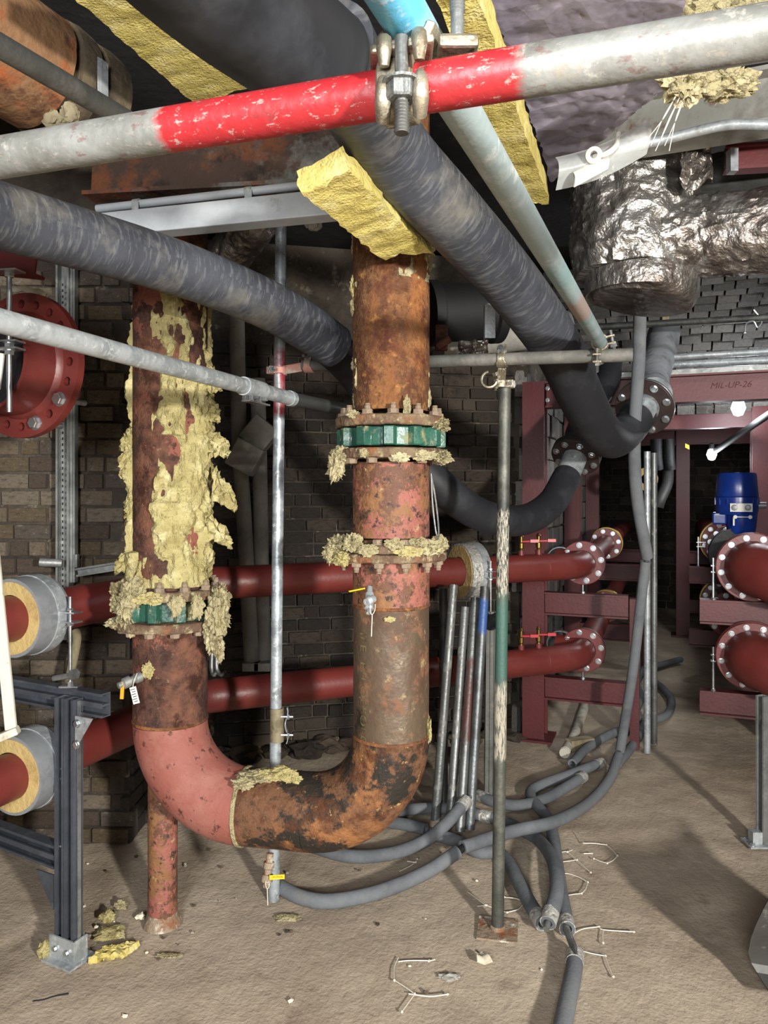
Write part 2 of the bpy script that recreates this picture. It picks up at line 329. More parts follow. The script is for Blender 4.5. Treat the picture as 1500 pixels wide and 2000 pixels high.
mat('leaning_red', '6f7170', .45, .6, [D(c='4d4d4b', s=5, t=(.45, .62)), D(c='553630', k='band', ab=(.42, .85), uv=True, s=8, rag=.1, m=0, t=(.4, .5), s2=6)], [(60, .1, 4, 'noise')])
mat('leaning_blue', '6a6e6f', .45, .6, [D(c='4d4d4b', s=5, t=(.45, .62)), D(c='35538a', k='band', ab=(.98, 1.16), uv=True, s=8, rag=.1, m=0)], [(60, .1, 4, 'noise')])
mat('hose', '2e3036', .55, 0, [D(c='40434a', s=3, t=(.4, .65)), D(c='6b6c6c', s=2.0, t=(.50, .68), uv=True, st=(3.2, 30, 1), d=5, a=.6, r=.75), D(c='7a7569', s=3.0, t=(.56, .72), a=.55, o=5, r=.85)], [(8, .25, 3, 'noise', (1, 1, 1))])
mat('hose_dark', '1d1e22', .6, 0, [D(c='303237', s=4, t=(.5, .7)), D(c='54514b', s=3, t=(.62, .8), a=.5)], [(8, .2, 3, 'noise')])
mat('hose_grey', '85888c', .6, 0, [D(c='4a4d50', s=4, t=(.5, .7)), D(c='85857f', s=3, t=(.62, .8), a=.6)], [(14, .4, 3, 'noise')])
mat('foam', '696c6f', .8, 0, [D(c='575a5d', s=4, t=(.45, .65)), D(c='787873', s=6, t=(.58, .75), a=.6, o=3)], [(90, .1, 3, 'noise')], spec=.25)
mat('tape', 'b7b5ae', .45, .35, [D(c='7d7a72', s=40, t=(.5, .62), r=.7)], [(60, .5, 5, 'noise')])
mat('wool', 'a69b6c', .95, 0, [D(c='8a7d50', s=6, t=(.45, .65)), D(c='c2b98c', s=14, t=(.52, .7), o=3), D(c='7b6a38', s=25, t=(.6, .7), o=6, a=.7)], [(30, .7, 8, 'noise'), (150, .5, 4, 'noise')], spec=.1)
mat('wool_pale', '9c9270', .95, 0, [D(c='bab08e', s=9, t=(.5, .66)), D(c='6b6146', s=16, t=(.54, .68), o=4)], [(40, .8, 8, 'noise'), (170, .5, 4, 'noise')], spec=.1)
mat('wool_board', 'c2b26a', .92, 0, [D(c='a99a52', s=5, t=(.45, .65), st=(1, 1, 1)), D(c='d6ca8e', s=12, t=(.52, .7), o=3)], [(24, .5, 8, 'noise'), (140, .4, 4, 'noise')], spec=.1)
mat('foil', 'a29e98', .34, .85, [D(c='6f6761', s=2.5, t=(.45, .62), r=.4), D(c='cfcecb', s=6, t=(.55, .68), r=.28), D(c='5e534c', s=1.4, t=(.52, .64), o=4)], [(7, 1.0, 6, 'noise', (1, 2.5, 1)), (30, .6, 5, 'noise')])
mat('foil_purple', 'a49ca9', .34, .4, [D(c='7d7582', s=2.5, t=(.45, .62), r=.4), D(c='c3c0c8', s=5, t=(.58, .68), r=.2)], [(4, .35, 5, 'noise', (1, 2, 1)), (11, .5, 2, 'voro')])
mat('black_steel', '43474e', .42, .3, [D(c='53575e', s=6, t=(.45, .65)), D(c='62656a', s=12, t=(.62, .74), a=.6)], [(40, .08, 4, 'noise')])
mat('strut', '8d8f8c', .5, .6, [D(c='6b6d6b', s=6, t=(.45, .65)), D(c='a9aaa5', s=14, t=(.55, .7))], [(40, .08, 4, 'noise')])
mat('green', '2c5a4a', .35, 0, [D(c='22463b', s=4, t=(.45, .6)), D(c='8a8460', s=9, t=(.56, .66), r=.85, o=4), D(c='b7a878', s=20, t=(.64, .72), r=.9, a=.8)], [(60, .15, 4, 'noise')])
mat('flange_rust', '5a4638', .9, 0, [D(c='766650', s=12, t=(.45, .6)), D(c='7d5236', s=9, t=(.56, .64), o=3), D(c='9c9070', s=22, t=(.54, .64), o=7)], [(50, .6, 6, 'noise')], spec=.2)
mat('bolt_rust', '8a7a66', .75, .1, [D(c='7d5236', s=14, t=(.5, .6)), D(c='c3bfae', s=20, t=(.55, .65), o=3)], [(60, .4, 5, 'noise')])
mat('blue', '15307c', .3, 0, [D(c='1c3f9a', s=3, t=(.45, .65))], [(40, .03, 3, 'noise')])
mat('white', 'd9d6cc', .5, 0, [D(c='b3aea2', s=6, t=(.5, .7))])
mat('tan_steel', '857a60', .6, .2, [D(c='655a45', s=20, t=(.45, .6))])
mat('white_dirty', 'b3ad9e', .7, 0, [D(c='8d8573', s=9, t=(.52, .64)), D(c='5f584b', s=30, t=(.62, .7))])
mat('clamp_grey', '8a8d90', .5, .35, [D(c='5f6265', s=4, t=(.48, .62)), D(c='a9abad', s=8, t=(.55, .7))], [(9, .3, 4, 'noise')])
mat('insul_yellow', 'b09862', .9, 0, [D(c='94794a', s=8, t=(.45, .65))], [(60, .3, 5, 'noise')])
mat('brass', '806a3c', .35, .9, [D(c='7a5f35', s=20, t=(.5, .65))])
mat('red_plastic', 'b01f2a', .35)
mat('yellow_plastic', 'd9b41f', .4)
mat('yellow_lever', 'c98a1c', .45)
mat('black', '0b0b0c', .7)
mat('black_rubber', '17181b', .6, 0, [D(c='56544f', s=12, t=(.58, .72), a=.6)], [(30, .3, 5, 'noise')])
mat('ink', '1c1a18', .8)
mat('faint_ink', '431a1a', .8)
mat('paint_grey', '8c8c86', .5, .2, [D(c='6a645c', s=4, t=(.5, .66)), D(c='5c3a28', s=3, t=(.58, .66), o=3, r=.85)], [(30, .1, 4, 'noise')])
mat('rusty_beam', '45342a', .8, .1, [D(c='6b6a64', s=3.2, t=(.52, .6)), D(c='6e3f25', s=5, t=(.52, .62), o=3), D(c='2a211c', s=8, t=(.56, .66), o=5)], [(30, .3, 5, 'noise')])
mat('trunk', 'b3b8bc', .45, .15, [D(c='9ca1a5', s=3, t=(.45, .65)), D(c='6d6a62', s=7, t=(.62, .74), a=.6)], [(40, .03, 3, 'noise')])
mat('lag', '97948c', .75, 0, [D(c='75726a', s=3, t=(.45, .65)), D(c='94918a', s=7, t=(.55, .7))], [(30, .15, 4, 'noise')])
mat('clear', 'c9cdca', .3, 0, [D(c='8f8d86', s=9, t=(.5, .65), r=.5)], None, alpha=.35)
mat('wire', 'd8d2c2', .5, .2)
mat('timber', '8f8569', .9, 0, [D(c='6b5f48', s=4, t=(.45, .6), st=(1, 1, .2))], [(30, .4, 5, 'noise')])
mat('plaster', 'd8cfb8', .9, 0, [D(c='bdb29a', s=9, t=(.5, .65))], [(30, .3, 5, 'noise')])
mat('lamp_white', 'f4f8ff', .3, 0, emit=60)
mat('sheet_grey', '4c4b48', .55, .4, [D(c='3c3b39', s=4, t=(.45, .65)), D(c='8a877f', s=9, t=(.6, .7))], [(20, .1, 4, 'noise')])
mat('stencil', '8f8258', .8, 0, [D(c='5d4a30', s=30, t=(.45, .6))])
mat('flange_dark', '2c211f', .6, .2, [D(c='3b2c28', s=6, t=(.45, .65))])
mat('tan_lag', '4d4233', .85, 0, [D(c='695b43', s=5, t=(.45, .65)), D(c='2e261e', s=3, t=(.5, .65), o=3)], [(30, .4, 5, 'noise')])
mat('green_plastic', '19a844', .4)
# ------------------------------------------------------------------ shared fasteners
def hexm(name, m, stud):
    def hx(r, z0, z1):
        vs = [V((r*math.cos(k*math.pi/3), r*math.sin(k*math.pi/3), z)) for z in (z0, z1-.12*r) for k in range(6)]
        vs += [V((r*.88*math.cos(k*math.pi/3), r*.88*math.sin(k*math.pi/3), z1)) for k in range(6)]
        fs = [(j*6+k, j*6+(k+1) % 6, j*6+6+(k+1) % 6, j*6+6+k) for j in (0, 1) for k in range(6)]
        return vs, fs+[tuple(range(12, 18))], None
    g = join(lathe([(1.25, 0), (1.25, .15), (.9, .15)], (0, 0, 0), UP, 12), hx(1, .15, .95))
    if stud: g = join(g, lathe([(.55, .9), (.55, 1.5), (.45, 1.6), (.55, 1.7), (.45, 1.8), (.5, 1.95)], (0, 0, 0), UP, 8))
    return mesh(name, g, m, True)
BOLT = {k: hexm('bolt', k, False) for k in ('zinc', 'bolt_rust', 'steel_tube')}
NUT = {k: hexm('nut', k, True) for k in ('zinc', 'bolt_rust')}
def bolts(parent, c, axis, n, rp, s, m='zinc', a0=0.0, nut=False, skip=(), nm='bolt'):
    M = frame(c, axis)
    for i in range(n):
        if i in skip: continue
        a = a0+2*math.pi*i/n; p = M @ V((rp*math.cos(a), rp*math.sin(a), 0))
        inst(nm, (NUT if nut else BOLT)[m], frame(p, axis, s, R.uniform(0, 1)), parent)
def flange(parent, c, axis, ro, ri, th, nb, m='red_oxide', bm='zinc', bs=.013, rp=None, back=False, front=True, nut=False, a0=.2, label=None):
    c, axis = V(c), V(axis).normalized(); rp = rp or (ro+ri)/2*1.02
    f = part('flange', ring(c, axis, ro, ri, th), m, parent, label=label)
    if front: bolts(f, c+axis*th/2, axis, nb, rp, bs, bm, a0, nut)
    if back: bolts(f, c-axis*th/2, -axis, nb, rp, bs, bm, -a0 if False else a0, True, nm='nut')
    return f
# ------------------------------------------------------------------ the setting
def floor_geo():
    xs = [-3.4+i*.05 for i in range(int(8.6/.05)+1)]; ys = [-2.2+j*.05 for j in range(int(14/.05)+1)]
    nx, ny = len(xs), len(ys)
    vs = [V((x, y, .012*nz(V((x, y, 0)), 1.3, 3)+.006*nz(V((x, y, 5)), 7, 3)-.008)) for y in ys for x in xs]
    fs = [(j*nx+i, j*nx+i+1, (j+1)*nx+i+1, (j+1)*nx+i) for j in range(ny-1) for i in range(nx-1)]
    return vs, fs, None
o = solo('floor', floor_geo(), 'floor', kind='structure', label='dusty beige concrete floor with stains and crumbs')
BR = {}
def brick_mesh(kind, i, seed):
    rr = random.Random(seed); g = []
    k = .07
    vs = []
    for z in (-1, 1):
        for y in (-1, 1):
            for x in (-1, 1):
                j = lambda: rr.uniform(-.045, .045)
                vs.append(V((x*(.5-k*.25)+j()*.4, y*.5+j()*.3, z*(.5-k)+j()*.6)))
                vs.append(V((x*.5+j()*.3, y*(.5-k), z*(.5-k)+j()*.5)))
                vs.append(V((x*(.5-k*.25)+j()*.3, y*(.5-k), z*.5+j()*.5)))
    bm = bmesh.new(); bv = [bm.verts.new(v) for v in vs]; bmesh.ops.convex_hull(bm, input=bv)
    bm.verts.index_update(); out = ([v.co.copy() for v in bm.verts], [tuple(v.index for v in f.verts) for f in bm.faces], None); bm.free()
    return out
def bricks(parent, fn, L, z0, z1, bl, bh, kinds, dp=.05, gap=.014, limit=300, seed=1, skip=None, mixed=True, key=None):
    """fn(u, z) -> (point, tangent, outward normal, up) on the wall face"""
    rr = random.Random(seed); todo = []; row = 0; z = z0
    while z < z1-bh*.5:
        u = -bl*rr.uniform(0, .9)
        while u < L:
            l = bl*(rr.choice((1, 1, .5)) if mixed else 1)*rr.uniform(.93, 1.05); c = u+l/2
            if c > .02 and c < L-.02 and not (skip and skip(c, z+bh/2)): todo.append((c, z+bh/2, l-gap, bh-gap))
            u += l
        z += bh; row += 1
    if key: todo.sort(key=lambda q: key(q[0], q[1]))
    rest = []
    for n_, (c, zz, l, h) in enumerate(todo):
        p, tx, nn, up = fn(c, zz); d = dp*rr.uniform(.75, 1.25); k = rr.choice(kinds); sd = rr.randrange(5)
        if (k, sd) not in BR: BR[(k, sd)] = mesh('brick', brick_mesh(k, sd, sd), k, False)
        M = Matrix.Translation(p+nn*(d*.5-.03)) @ Matrix(((tx.x, nn.x, up.x), (tx.y, nn.y, up.y), (tx.z, nn.z, up.z))).to_4x4() @ Matrix.Rotation(rr.uniform(-.02, .02), 4, 'Y') @ Matrix.Diagonal((l, d, h, 1))
        if n_ < limit: inst('brick', BR[(k, sd)], M, parent)
        else:
            g = brick_mesh(k, sd, sd); rest.append(setm(([M @ v for v in g[0]], g[1], None), kinds.index(k)))
    if rest: part('brick', join(*rest), list(kinds), parent, False, kind='stuff')
def wallseg(name, a, b, z0, z1, th=.2, m='mortar', label=None):
    a, b = V((*a, 0)), V((*b, 0)); d = (b-a).normalized(); n_ = V((d.y, -d.x, 0))
    c = (a+b)/2-n_*th/2+UP*(z0+z1)/2
    return solo(name, box(c, b-a, n_*th, UP*(z1-z0)), m, kind='structure', sm=False, label=label), (lambda u, z: (a+d*u+UP*z, d, n_, UP)), (b-a).length
BK = ['brick%d' % i for i in range(5)]; DB = ['dark_brick%d' % i for i in range(4)]; ST = ['stone%d' % i for i in range(4)]
# left brick wall (facing the camera), with its return and the back wall behind the red pipes
wA, fA, lA = wallseg('wall_left', (-2.75, 3.62), (-1.24, 3.62), -.05, 3.4, label='old brown brick wall behind the left strut post')
bricks(wA, fA, lA, 0, 2.75, .185, .082, BK, limit=300, seed=3, key=lambda u, z: abs(z-1.5)+(lA-u)*.6)
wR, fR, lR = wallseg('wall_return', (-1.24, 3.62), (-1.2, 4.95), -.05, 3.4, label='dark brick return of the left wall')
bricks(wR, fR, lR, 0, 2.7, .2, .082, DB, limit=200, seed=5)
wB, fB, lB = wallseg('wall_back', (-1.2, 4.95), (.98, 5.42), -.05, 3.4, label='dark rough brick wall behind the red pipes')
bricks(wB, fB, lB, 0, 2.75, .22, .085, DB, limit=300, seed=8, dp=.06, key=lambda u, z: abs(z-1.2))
a0, b0 = W(-.14, .15), W(-.1, 6.6)
wC, fC, lC = wallseg('wall_corridor_left', (a0.x, a0.y), (b0.x, b0.y), -.05, 3.4, label='pale lit stone wall along the corridor')
bricks(wC, fC, lC, 0, 2.6, .33, .2, ST, limit=150, seed=9, dp=.07)
a1, b1 = W(2.35, 6.6), W(2.05, -1.2)
wD, fD, lD = wallseg('wall_corridor_right', (a1.x, a1.y), (b1.x, b1.y), -.05, 3.4, label='pale stone wall right of the corridor')
bricks(wD, fD, lD, 0, 2.6, .33, .2, ST, limit=200, seed=10, dp=.07)
a2, b2 = W(-.2, 6.6), W(2.5, 6.6)
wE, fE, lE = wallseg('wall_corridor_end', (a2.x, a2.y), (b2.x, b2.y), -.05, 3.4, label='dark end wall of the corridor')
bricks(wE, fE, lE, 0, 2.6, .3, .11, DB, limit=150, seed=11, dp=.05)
solo('wall_side', box((-2.85, .9, 1.7), (.2, 0, 0), (0, 6.4, 0), (0, 0, 3.5)), 'mortar', kind='structure', sm=False)
solo('wall_near', box((.6, -2.3, 1.7), (7.2, 0, 0), (0, .2, 0), (0, 0, 3.5)), 'dark_ceiling', kind='structure', sm=False)
solo('wall_right', box((4.2, .6, 1.7), (.2, 0, 0), (0, 6.4, 0), (0, 0, 3.5)), 'mortar', kind='structure', sm=False)
solo('ceiling', box((.9, 4.6, 3.55), (8.4, 0, 0), (0, 14.2, 0), (0, 0, .2)), 'dark_ceiling', kind='structure', sm=False, label='dark basement ceiling')
# brick vault over the corridor, springing down towards the back
def vfn(u, v):                                                        # v: arc length from the front edge
    a = v/3.1; t = .35+3.1*math.sin(a)*.93; z = 3.32-3.1*(1-math.cos(a))*1.05
    up = (DV*math.cos(a)*.93-UP*math.sin(a)*1.05).normalized(); nn = PV.cross(up)
    if nn.z > 0: nn = -nn
    return W(-.15+u, t, z), PV, nn, up
vs, fs = [], []
for j in range(17):
    for i in range(2):
        p = vfn(i*2.55, j*.15)[0]; n_ = vfn(0, j*.15)[2]; vs += [p-n_*.03+n_*.02, p-n_*.16]
for j in range(16):
    b = j*4; fs += [(b, b+2, b+6, b+4), (b+1, b+5, b+7, b+3)]
vault = solo('ceiling_vault', (vs, fs, None), 'mortar', kind='structure', label='whitewashed cobble vault over the corridor')
bricks(vault, vfn, 2.5, 0, 2.3, .16, .115, ST, limit=300, seed=14, dp=.06, mixed=False, gap=.012)
# ------------------------------------------------------------------ red steel pipe-support frames of the corridor
def column(f, s, t, z1, h=.16, wd=.15):
    part('column', ibeam(W(s, t, 0), W(s, t, z1), h, wd, .012, .01, DV), 'red_steel', f)
    part('base_plate', box(W(s, t, .008), PV*(h+.1), DV*(wd+.1), UP*.016), 'red_steel', f, False)
def hframe(t, lab, zt, sr, left=True, right=True):
    f = thing('pipe_support_frame', lab, 'steel frame', W(0, t), 'red pipe support frames')
    column(f, 0, t, zt+.09); column(f, sr, t, zt+.09)
    part('cross_beam', ibeam(W(.08, t, zt), W(2.0, t, zt), .18, .12), 'red_steel', f)
    for z in (.36, .945):
        if left:
            part('shelf_beam', ibeam(W(.07, t, z), W(.62, t, z), .155, .09), 'red_steel', f)
        if right: part('shelf_beam', ibeam(W(1.06, t, z), W(2.02, t, z), .155, .09), 'red_steel', f)
    if left:
        part('post', extr(W(.66, t, 0), W(.66, t, 1.0), [(-.03, -.03), (.03, -.03), (.03, .03), (-.03, .03)], DV), 'red_steel', f, False)
    for z in (zt-.04, zt+.04):
        for s in (-.045, -.005): inst('bolt', BOLT['zinc'], frame(W(.1+s, t-.062, z), -DV, .012), f)
    return f
f1 = hframe(0, 'nearest red steel frame with shelf beams carrying the red pipes', 2.385, 1.72)
tx = bpy.data.curves.new('beam_mark', 'FONT'); tx.body = 'MIL-UP-26'; tx.size = .055; tx.shear = .3; tx.extrude = .0004
def text_part(cu, M, parent, mt, name='lettering', label=None):
    t = bpy.data.objects.new('tmp', cu); COL.objects.link(t); bpy.context.view_layer.update()
    me = bpy.data.meshes.new_from_object(t.evaluated_get(bpy.context.evaluated_depsgraph_get())); bpy.data.objects.remove(t)
    me.materials.clear(); me.materials.append(MAT[mt]); me.name = name
    o = inst(name, me, M, parent)
    if label: o['label'] = label
    return o
def orient(c, x, y): 
    x, y = V(x).normalized(), V(y).normalized(); z = x.cross(y)
    return Matrix.Translation(c) @ Matrix(((x.x, y.x, z.x), (x.y, y.y, z.y), (x.z, y.z, z.z))).to_4x4()
text_part(tx, orient(W(1.12, -.0058, 2.38), PV, UP), f1, 'faint_ink', 'handwriting', 'faint handwritten mark on the beam')
hframe(2.3, 'second red steel frame down the corridor', 2.4, 1.66)
hframe(4.4, 'farthest red steel frame at the dark end of the corridor', 2.38, 1.05)
# ------------------------------------------------------------------ rusted U-shaped pipe loop
XR, YR, XL, YL, PR = .0255, 2.64, -.805, 2.80, .1365
CR, CL = V((XR, YR, 0)), V((XL, YL, 0)); UD = (CL-CR).normalized()
def zr(y): return H-(y-HY)*YR/F
def zl(y): return H-(y-HY)*YL/F
ZB, RB = .548, .30
loop = thing('rusted_pipe_loop', 'large rusted U-shaped pipe loop with flanged joints and torn yellow insulation', 'pipe', (-.4, 2.72, .41))
rough = lambda amp: (lambda a, l, r: r+amp*nz(V((math.cos(a)*2, math.sin(a)*2, l*6)), 2.5, 3))
def vpipe(nm, c, z0, z1, m, r=PR, k=24, amp=.0015):
    return part(nm, sweep([c+UP*(z0+(z1-z0)*i/k) for i in range(k+1)], r, 48, rf=lambda a, l, r_: r_+amp*nz(V((math.cos(a)*2, math.sin(a)*2, l*6)), 2.5, 3)), m, loop)
def elbow(c, d, n=20):                                                # from vertical at c down to horizontal along d
    return [c+UP*(ZB+RB)+d*RB*(1-math.cos(a))-UP*RB*math.sin(a) for a in [math.pi/2*i/n for i in range(n+1)]]
vpipe('upper_riser', CR, zr(806), 3.2, 'rust')
vpipe('lower_spool', CR, zr(1048), zr(905), 'rust_primer')
vpipe('lower_spool', CR, zr(1180), zr(1088), 'rust_primer')
vpipe('steel_pipe', CR, ZB+RB, zr(1180), 'mill_steel', PR*.985)
part('weld_bead', ring(CR+UP*zr(1180), UP, PR+.003, PR-.01, .012), 'rust', loop)
part('weld_bead', ring(CR+UP*(ZB+RB), UP, PR+.002, PR-.01, .012), 'rust', loop)
part('elbow', sweep(elbow(CR, UD), PR, 48), 'rust_black', loop)
er, el = CR+UD*RB+UP*ZB, CL-UD*RB+UP*ZB
part('bottom_pipe', sweep([er+(el-er)*i/8 for i in range(9)], PR*.995, 48), 'rust_black', loop)
part('weld_bead', ring(el, UD, PR+.005, PR-.01, .016), 'wool_pale', loop)
part('elbow', sweep(elbow(CL, -UD), PR, 48), 'primer', loop)
vpipe('lower_spool', CL, ZB+RB+.005, zl(1222), 'dark_rust')
vpipe('upper_riser', CL, zl(1146), 2.72, 'dark_rust')
part('weld_bead', ring(CL+UP*(ZB+RB+.006), UP, PR+.003, PR-.01, .012), 'rust', loop)
# flanges
FR = .198
def plate(c, z, th, m='flange_rust'):
    g = lathe([(PR-.01, -th/2), (FR-.004, -th/2), (FR, -th/2+.004), (FR, th/2-.004), (FR-.004, th/2), (PR-.01, th/2)], c+UP*z, UP, 64, True)
    vs = [v+V((nz(v, 30, 2), nz(v+V((9, 0, 0)), 30, 2), nz(v+V((0, 9, 0)), 30, 2)))*.002 for v in g[0]]
    return part('flange', (vs, g[1], g[2]), m, loop)
f = plate(CR, zr(828), .036); bolts(f, CR+UP*(zr(828)+.018), UP, 12, .17, .019, 'bolt_rust', -math.pi/2+.03, True, nm='stud_nut')
f = plate(CR, zr(889), .034); bolts(f, CR+UP*(zr(889)-.017), -UP, 12, .17, .018, 'bolt_rust', .4, False)
f = plate(CR, zr(1066), .030); bolts(f, CR+UP*(zr(1066)+.015), UP, 12, .17, .018, 'bolt_rust', .25, False)
f = plate(CR, zr(1084), .028); bolts(f, CR+UP*(zr(1084)-.014), -UP, 12, .17, .018, 'bolt_rust', .25, True, nm='stud_nut')
f = plate(CL, zl(1155), .034); bolts(f, CL+UP*(zl(1155)+.017), UP, 12, .17, .018, 'bolt_rust', .05, True, nm='stud_nut')
f = plate(CL, zl(1213), .034); bolts(f, CL+UP*(zl(1213)-.017), -UP, 12, .17, .018, 'bolt_rust', .15, False)
def lugs(c, z0, z1):
    n = 240; vs, fs = [], []
    for z in (z0, z0+.004, z1-.004, z1):
        e = .004 if z in (z0, z1) else 0
        for k in range(n):
            a = 2*math.pi*k/n; q = max(0, math.cos(a*12+.6)); r = .166+.027*min(1, q*1.8)**.6-e
            vs.append(c+V((r*math.cos(a), r*math.sin(a), z)))
    for j in range(3):
        for k in range(n): fs.append((j*n+k, j*n+(k+1) % n, j*n+n+(k+1) % n, j*n+n+k))
    return vs, fs+[tuple(range(n))[::-1], tuple(range(3*n, 4*n))], None
part('valve_body', lugs(CR, zr(875), zr(840)), 'green', loop, label='green lugged valve body')
part('valve_body', lugs(CL, zl(1202), zl(1166)), 'green', loop, label='green lugged valve body')
# torn insulation left on the loop
def coat(c, z0, z1, f, amp=.02, seed=0, nt=110, nzv=150, m='wool', nm='torn_insulation'):
    vs, fs = [], []; off = V((seed*5.1, seed*2.3, 0))
    for j in range(nzv+1):
        z = z0+(z1-z0)*j/nzv
        for k in range(nt):
            a = 2*math.pi*k/nt; q = V((math.cos(a), math.sin(a), z*3.2))+off
            mk = f(a, (z-z0)/(z1-z0))+.95*nz(q, 1.4, 4)+.45*nz(q, 5, 3)
            h = min(1, max(-1, mk*1.6)); e = .35*nz(q, 14, 3)
            r = PR+amp*(h*(1+e))+.004*nz(q, 30, 2)-.002
            if mk < -.12: r = PR-.012
            vs.append(c+V((r*math.cos(a), r*math.sin(a), z)))
    for j in range(nzv):
        for k in range(nt):
            k2 = (k+1) % nt; fs.append((j*nt+k, j*nt+k2, j*nt+nt+k2, j*nt+nt+k))
    fs.append(tuple(range(nt))[::-1]); fs.append(tuple(range(nzv*nt, nzv*nt+nt)))
    return part(nm, (vs, fs, None), m, loop, label='torn yellow mineral wool clinging to the rusted pipe')
ang = lambda a, b: abs((a-b+math.pi) % (2*math.pi)-math.pi)
# angle -90deg faces the camera; 0 = right, 180 = left
def fL(a, h):
    s = math.degrees((a+math.pi) % (2*math.pi)-math.pi)               # -180..180
    v = .25+.45*(1-h)*1.2-.15*h
    if -155 < s < -104: v -= .95*(1 if h > .12 else 0)                # bare rusty strip left of centre
    if s > -70 and s < 40: v += .25
    if s < -150 or s > 150: v += .2*(1-h)
    if -125 < s < -62 and .28 < h < .5: v -= .5
    return v-.3
coat(CL, zl(1140), zl(575), fL, .026, 1)
coat(CR, zr(560), zr(430), lambda a, h: (.25 if math.degrees(a) > 180 and ang(a, 0) < 1.4 else -.5)+.6*h-.1, .014, 4, 90, 40, 'wool_pale')
coat(CR, zr(800), zr(560), lambda a, h: -1.1+(.95 if ang(a, math.pi) < .5 or ang(a, 0) < .35 else 0), .012, 6, 120, 90, 'wool_pale')
coat(CR, zr(1440), zr(1180), lambda a, h: -1.55+(.5 if h > .93 or h < .06 else 0), .007, 9, 110, 110, 'wool_pale')
def flap(p, d, dn, w_, l, seed, curl=.5):                             # torn tongue of wool standing off the pipe
    p, d, dn = V(p), V(d).normalized(), V(dn).normalized(); s = dn.cross(d).normalized()
    def fn(u, v):
        e = (1-.55*u)*(1+.5*nz(V((u*3, v*2, seed)), 2, 2)); q = p+d*l*u+dn*(v-.5)*w_*e-UP*curl*l*u*u+s*.02*nz(V((u*4, v*4, seed*2)), 1.5, 3)
        return q+d*.25*l*nz(V((seed, v*5, 1)), 2, 3)*u
    g = sheet(fn, 10, 10, .012)
    return [v+V((nz(v, 40, 2), nz(v+V((5, 0, 0)), 40, 2), nz(v+V((0, 5, 0)), 40, 2)))*.006 for v in g[0]], g[1], None
for i, (px, py, dx, dz, wd, ln) in enumerate(((408, 870, 1, .3, .11, .06), (416, 950, 1, -.2, .13, .075), (405, 1030, 1, -.1, .1, .075), (402, 800, 1, 0, .1, .035), (270, 900, -1, .1, .16, .045), (268, 860, -1, .3, .1, .04), (272, 985, -1, 0, .14, .03), (408, 745, 1, .2, .1, .03), (265, 1085, -1, -.2, .1, .05))):
    part('wool_flap', flap(P(px, py, 2.76), (dx, -.3, dz), (0, 0, 1), wd, ln+.02, i+3), 'wool', loop)
lump = lambda px, py, Y, sx, sy, sz, sd, m='wool_pale', sp=14, amp=.5: part('wool_clump', wool(P(px, py, Y), (sx, sy, sz), sd, 4, amp, sp), m, loop)
for a in ((235, 1165, 2.72, .030, .06, .055, 1), (250, 1190, 2.66, .035, .05, .07, 2), (262, 1158, 2.63, .035, .03, .05, 3), (430, 1170, 2.72, .028, .06, .05, 4), (425, 1205, 2.66, .034, .05, .065, 5), (415, 1240, 2.66, .028, .03, .06, 6), (428, 1268, 2.67, .018, .02, .04, 7), (290, 1170, 2.6, .05, .02, .02, 8, 'wool'), (345, 1182, 2.59, .025, .012, .03, 9), (385, 1185, 2.6, .022, .014, .04, 10), (228, 1215, 2.72, .03, .05, .02, 11),
          (665, 890, 2.56, .03, .04, .03, 12), (655, 915, 2.55, .024, .03, .045, 13), (860, 830, 2.55, .03, .05, .02, 14), (865, 893, 2.54, .03, .05, .022, 15), (780, 893, 2.44, .03, .012, .014, 16), (830, 890, 2.47, .04, .015, .016, 17), (690, 810, 2.5, .02, .02, .014, 18), (795, 795, 2.48, .012, .01, .03, 19), (712, 885, 2.46, .018, .01, .014, 20),
          (660, 1068, 2.55, .035, .05, .035, 21), (645, 1080, 2.55, .022, .03, .03, 22), (670, 1090, 2.52, .03, .03, .025, 23, 'wool'), (690, 1060, 2.48, .03, .02, .028, 24), (720, 1075, 2.45, .03, .012, .018, 25), (770, 1062, 2.435, .03, .012, .016, 26), (800, 1078, 2.445, .04, .012, .016, 27, 'wool'), (845, 1070, 2.49, .04, .03, .022, 28), (860, 1062, 2.53, .022, .03, .03, 29), (820, 1058, 2.46, .03, .015, .012, 30),
          (545, 1512, 2.66, .06, .03, .02, 31, 'wool'), (505, 1515, 2.68, .07, .04, .02, 32), (572, 1522, 2.66, .03, .02, .022, 33, 'wool'), (475, 1530, 2.63, .035, .03, .02, 34), (838, 1425, 2.6, .008, .02, .04, 35, 'wool'), (288, 1310, 2.655, .02, .015, .025, 36, 'wool'), (690, 560, 2.62, .01, .02, .04, 37, 'wool'), (692, 600, 2.62, .012, .02, .03, 38), (838, 480, 2.58, .02, .04, .05, 39), (762, 1210, 2.495, .016, .004, .008, 40, 'wool')):
    lump(*a)
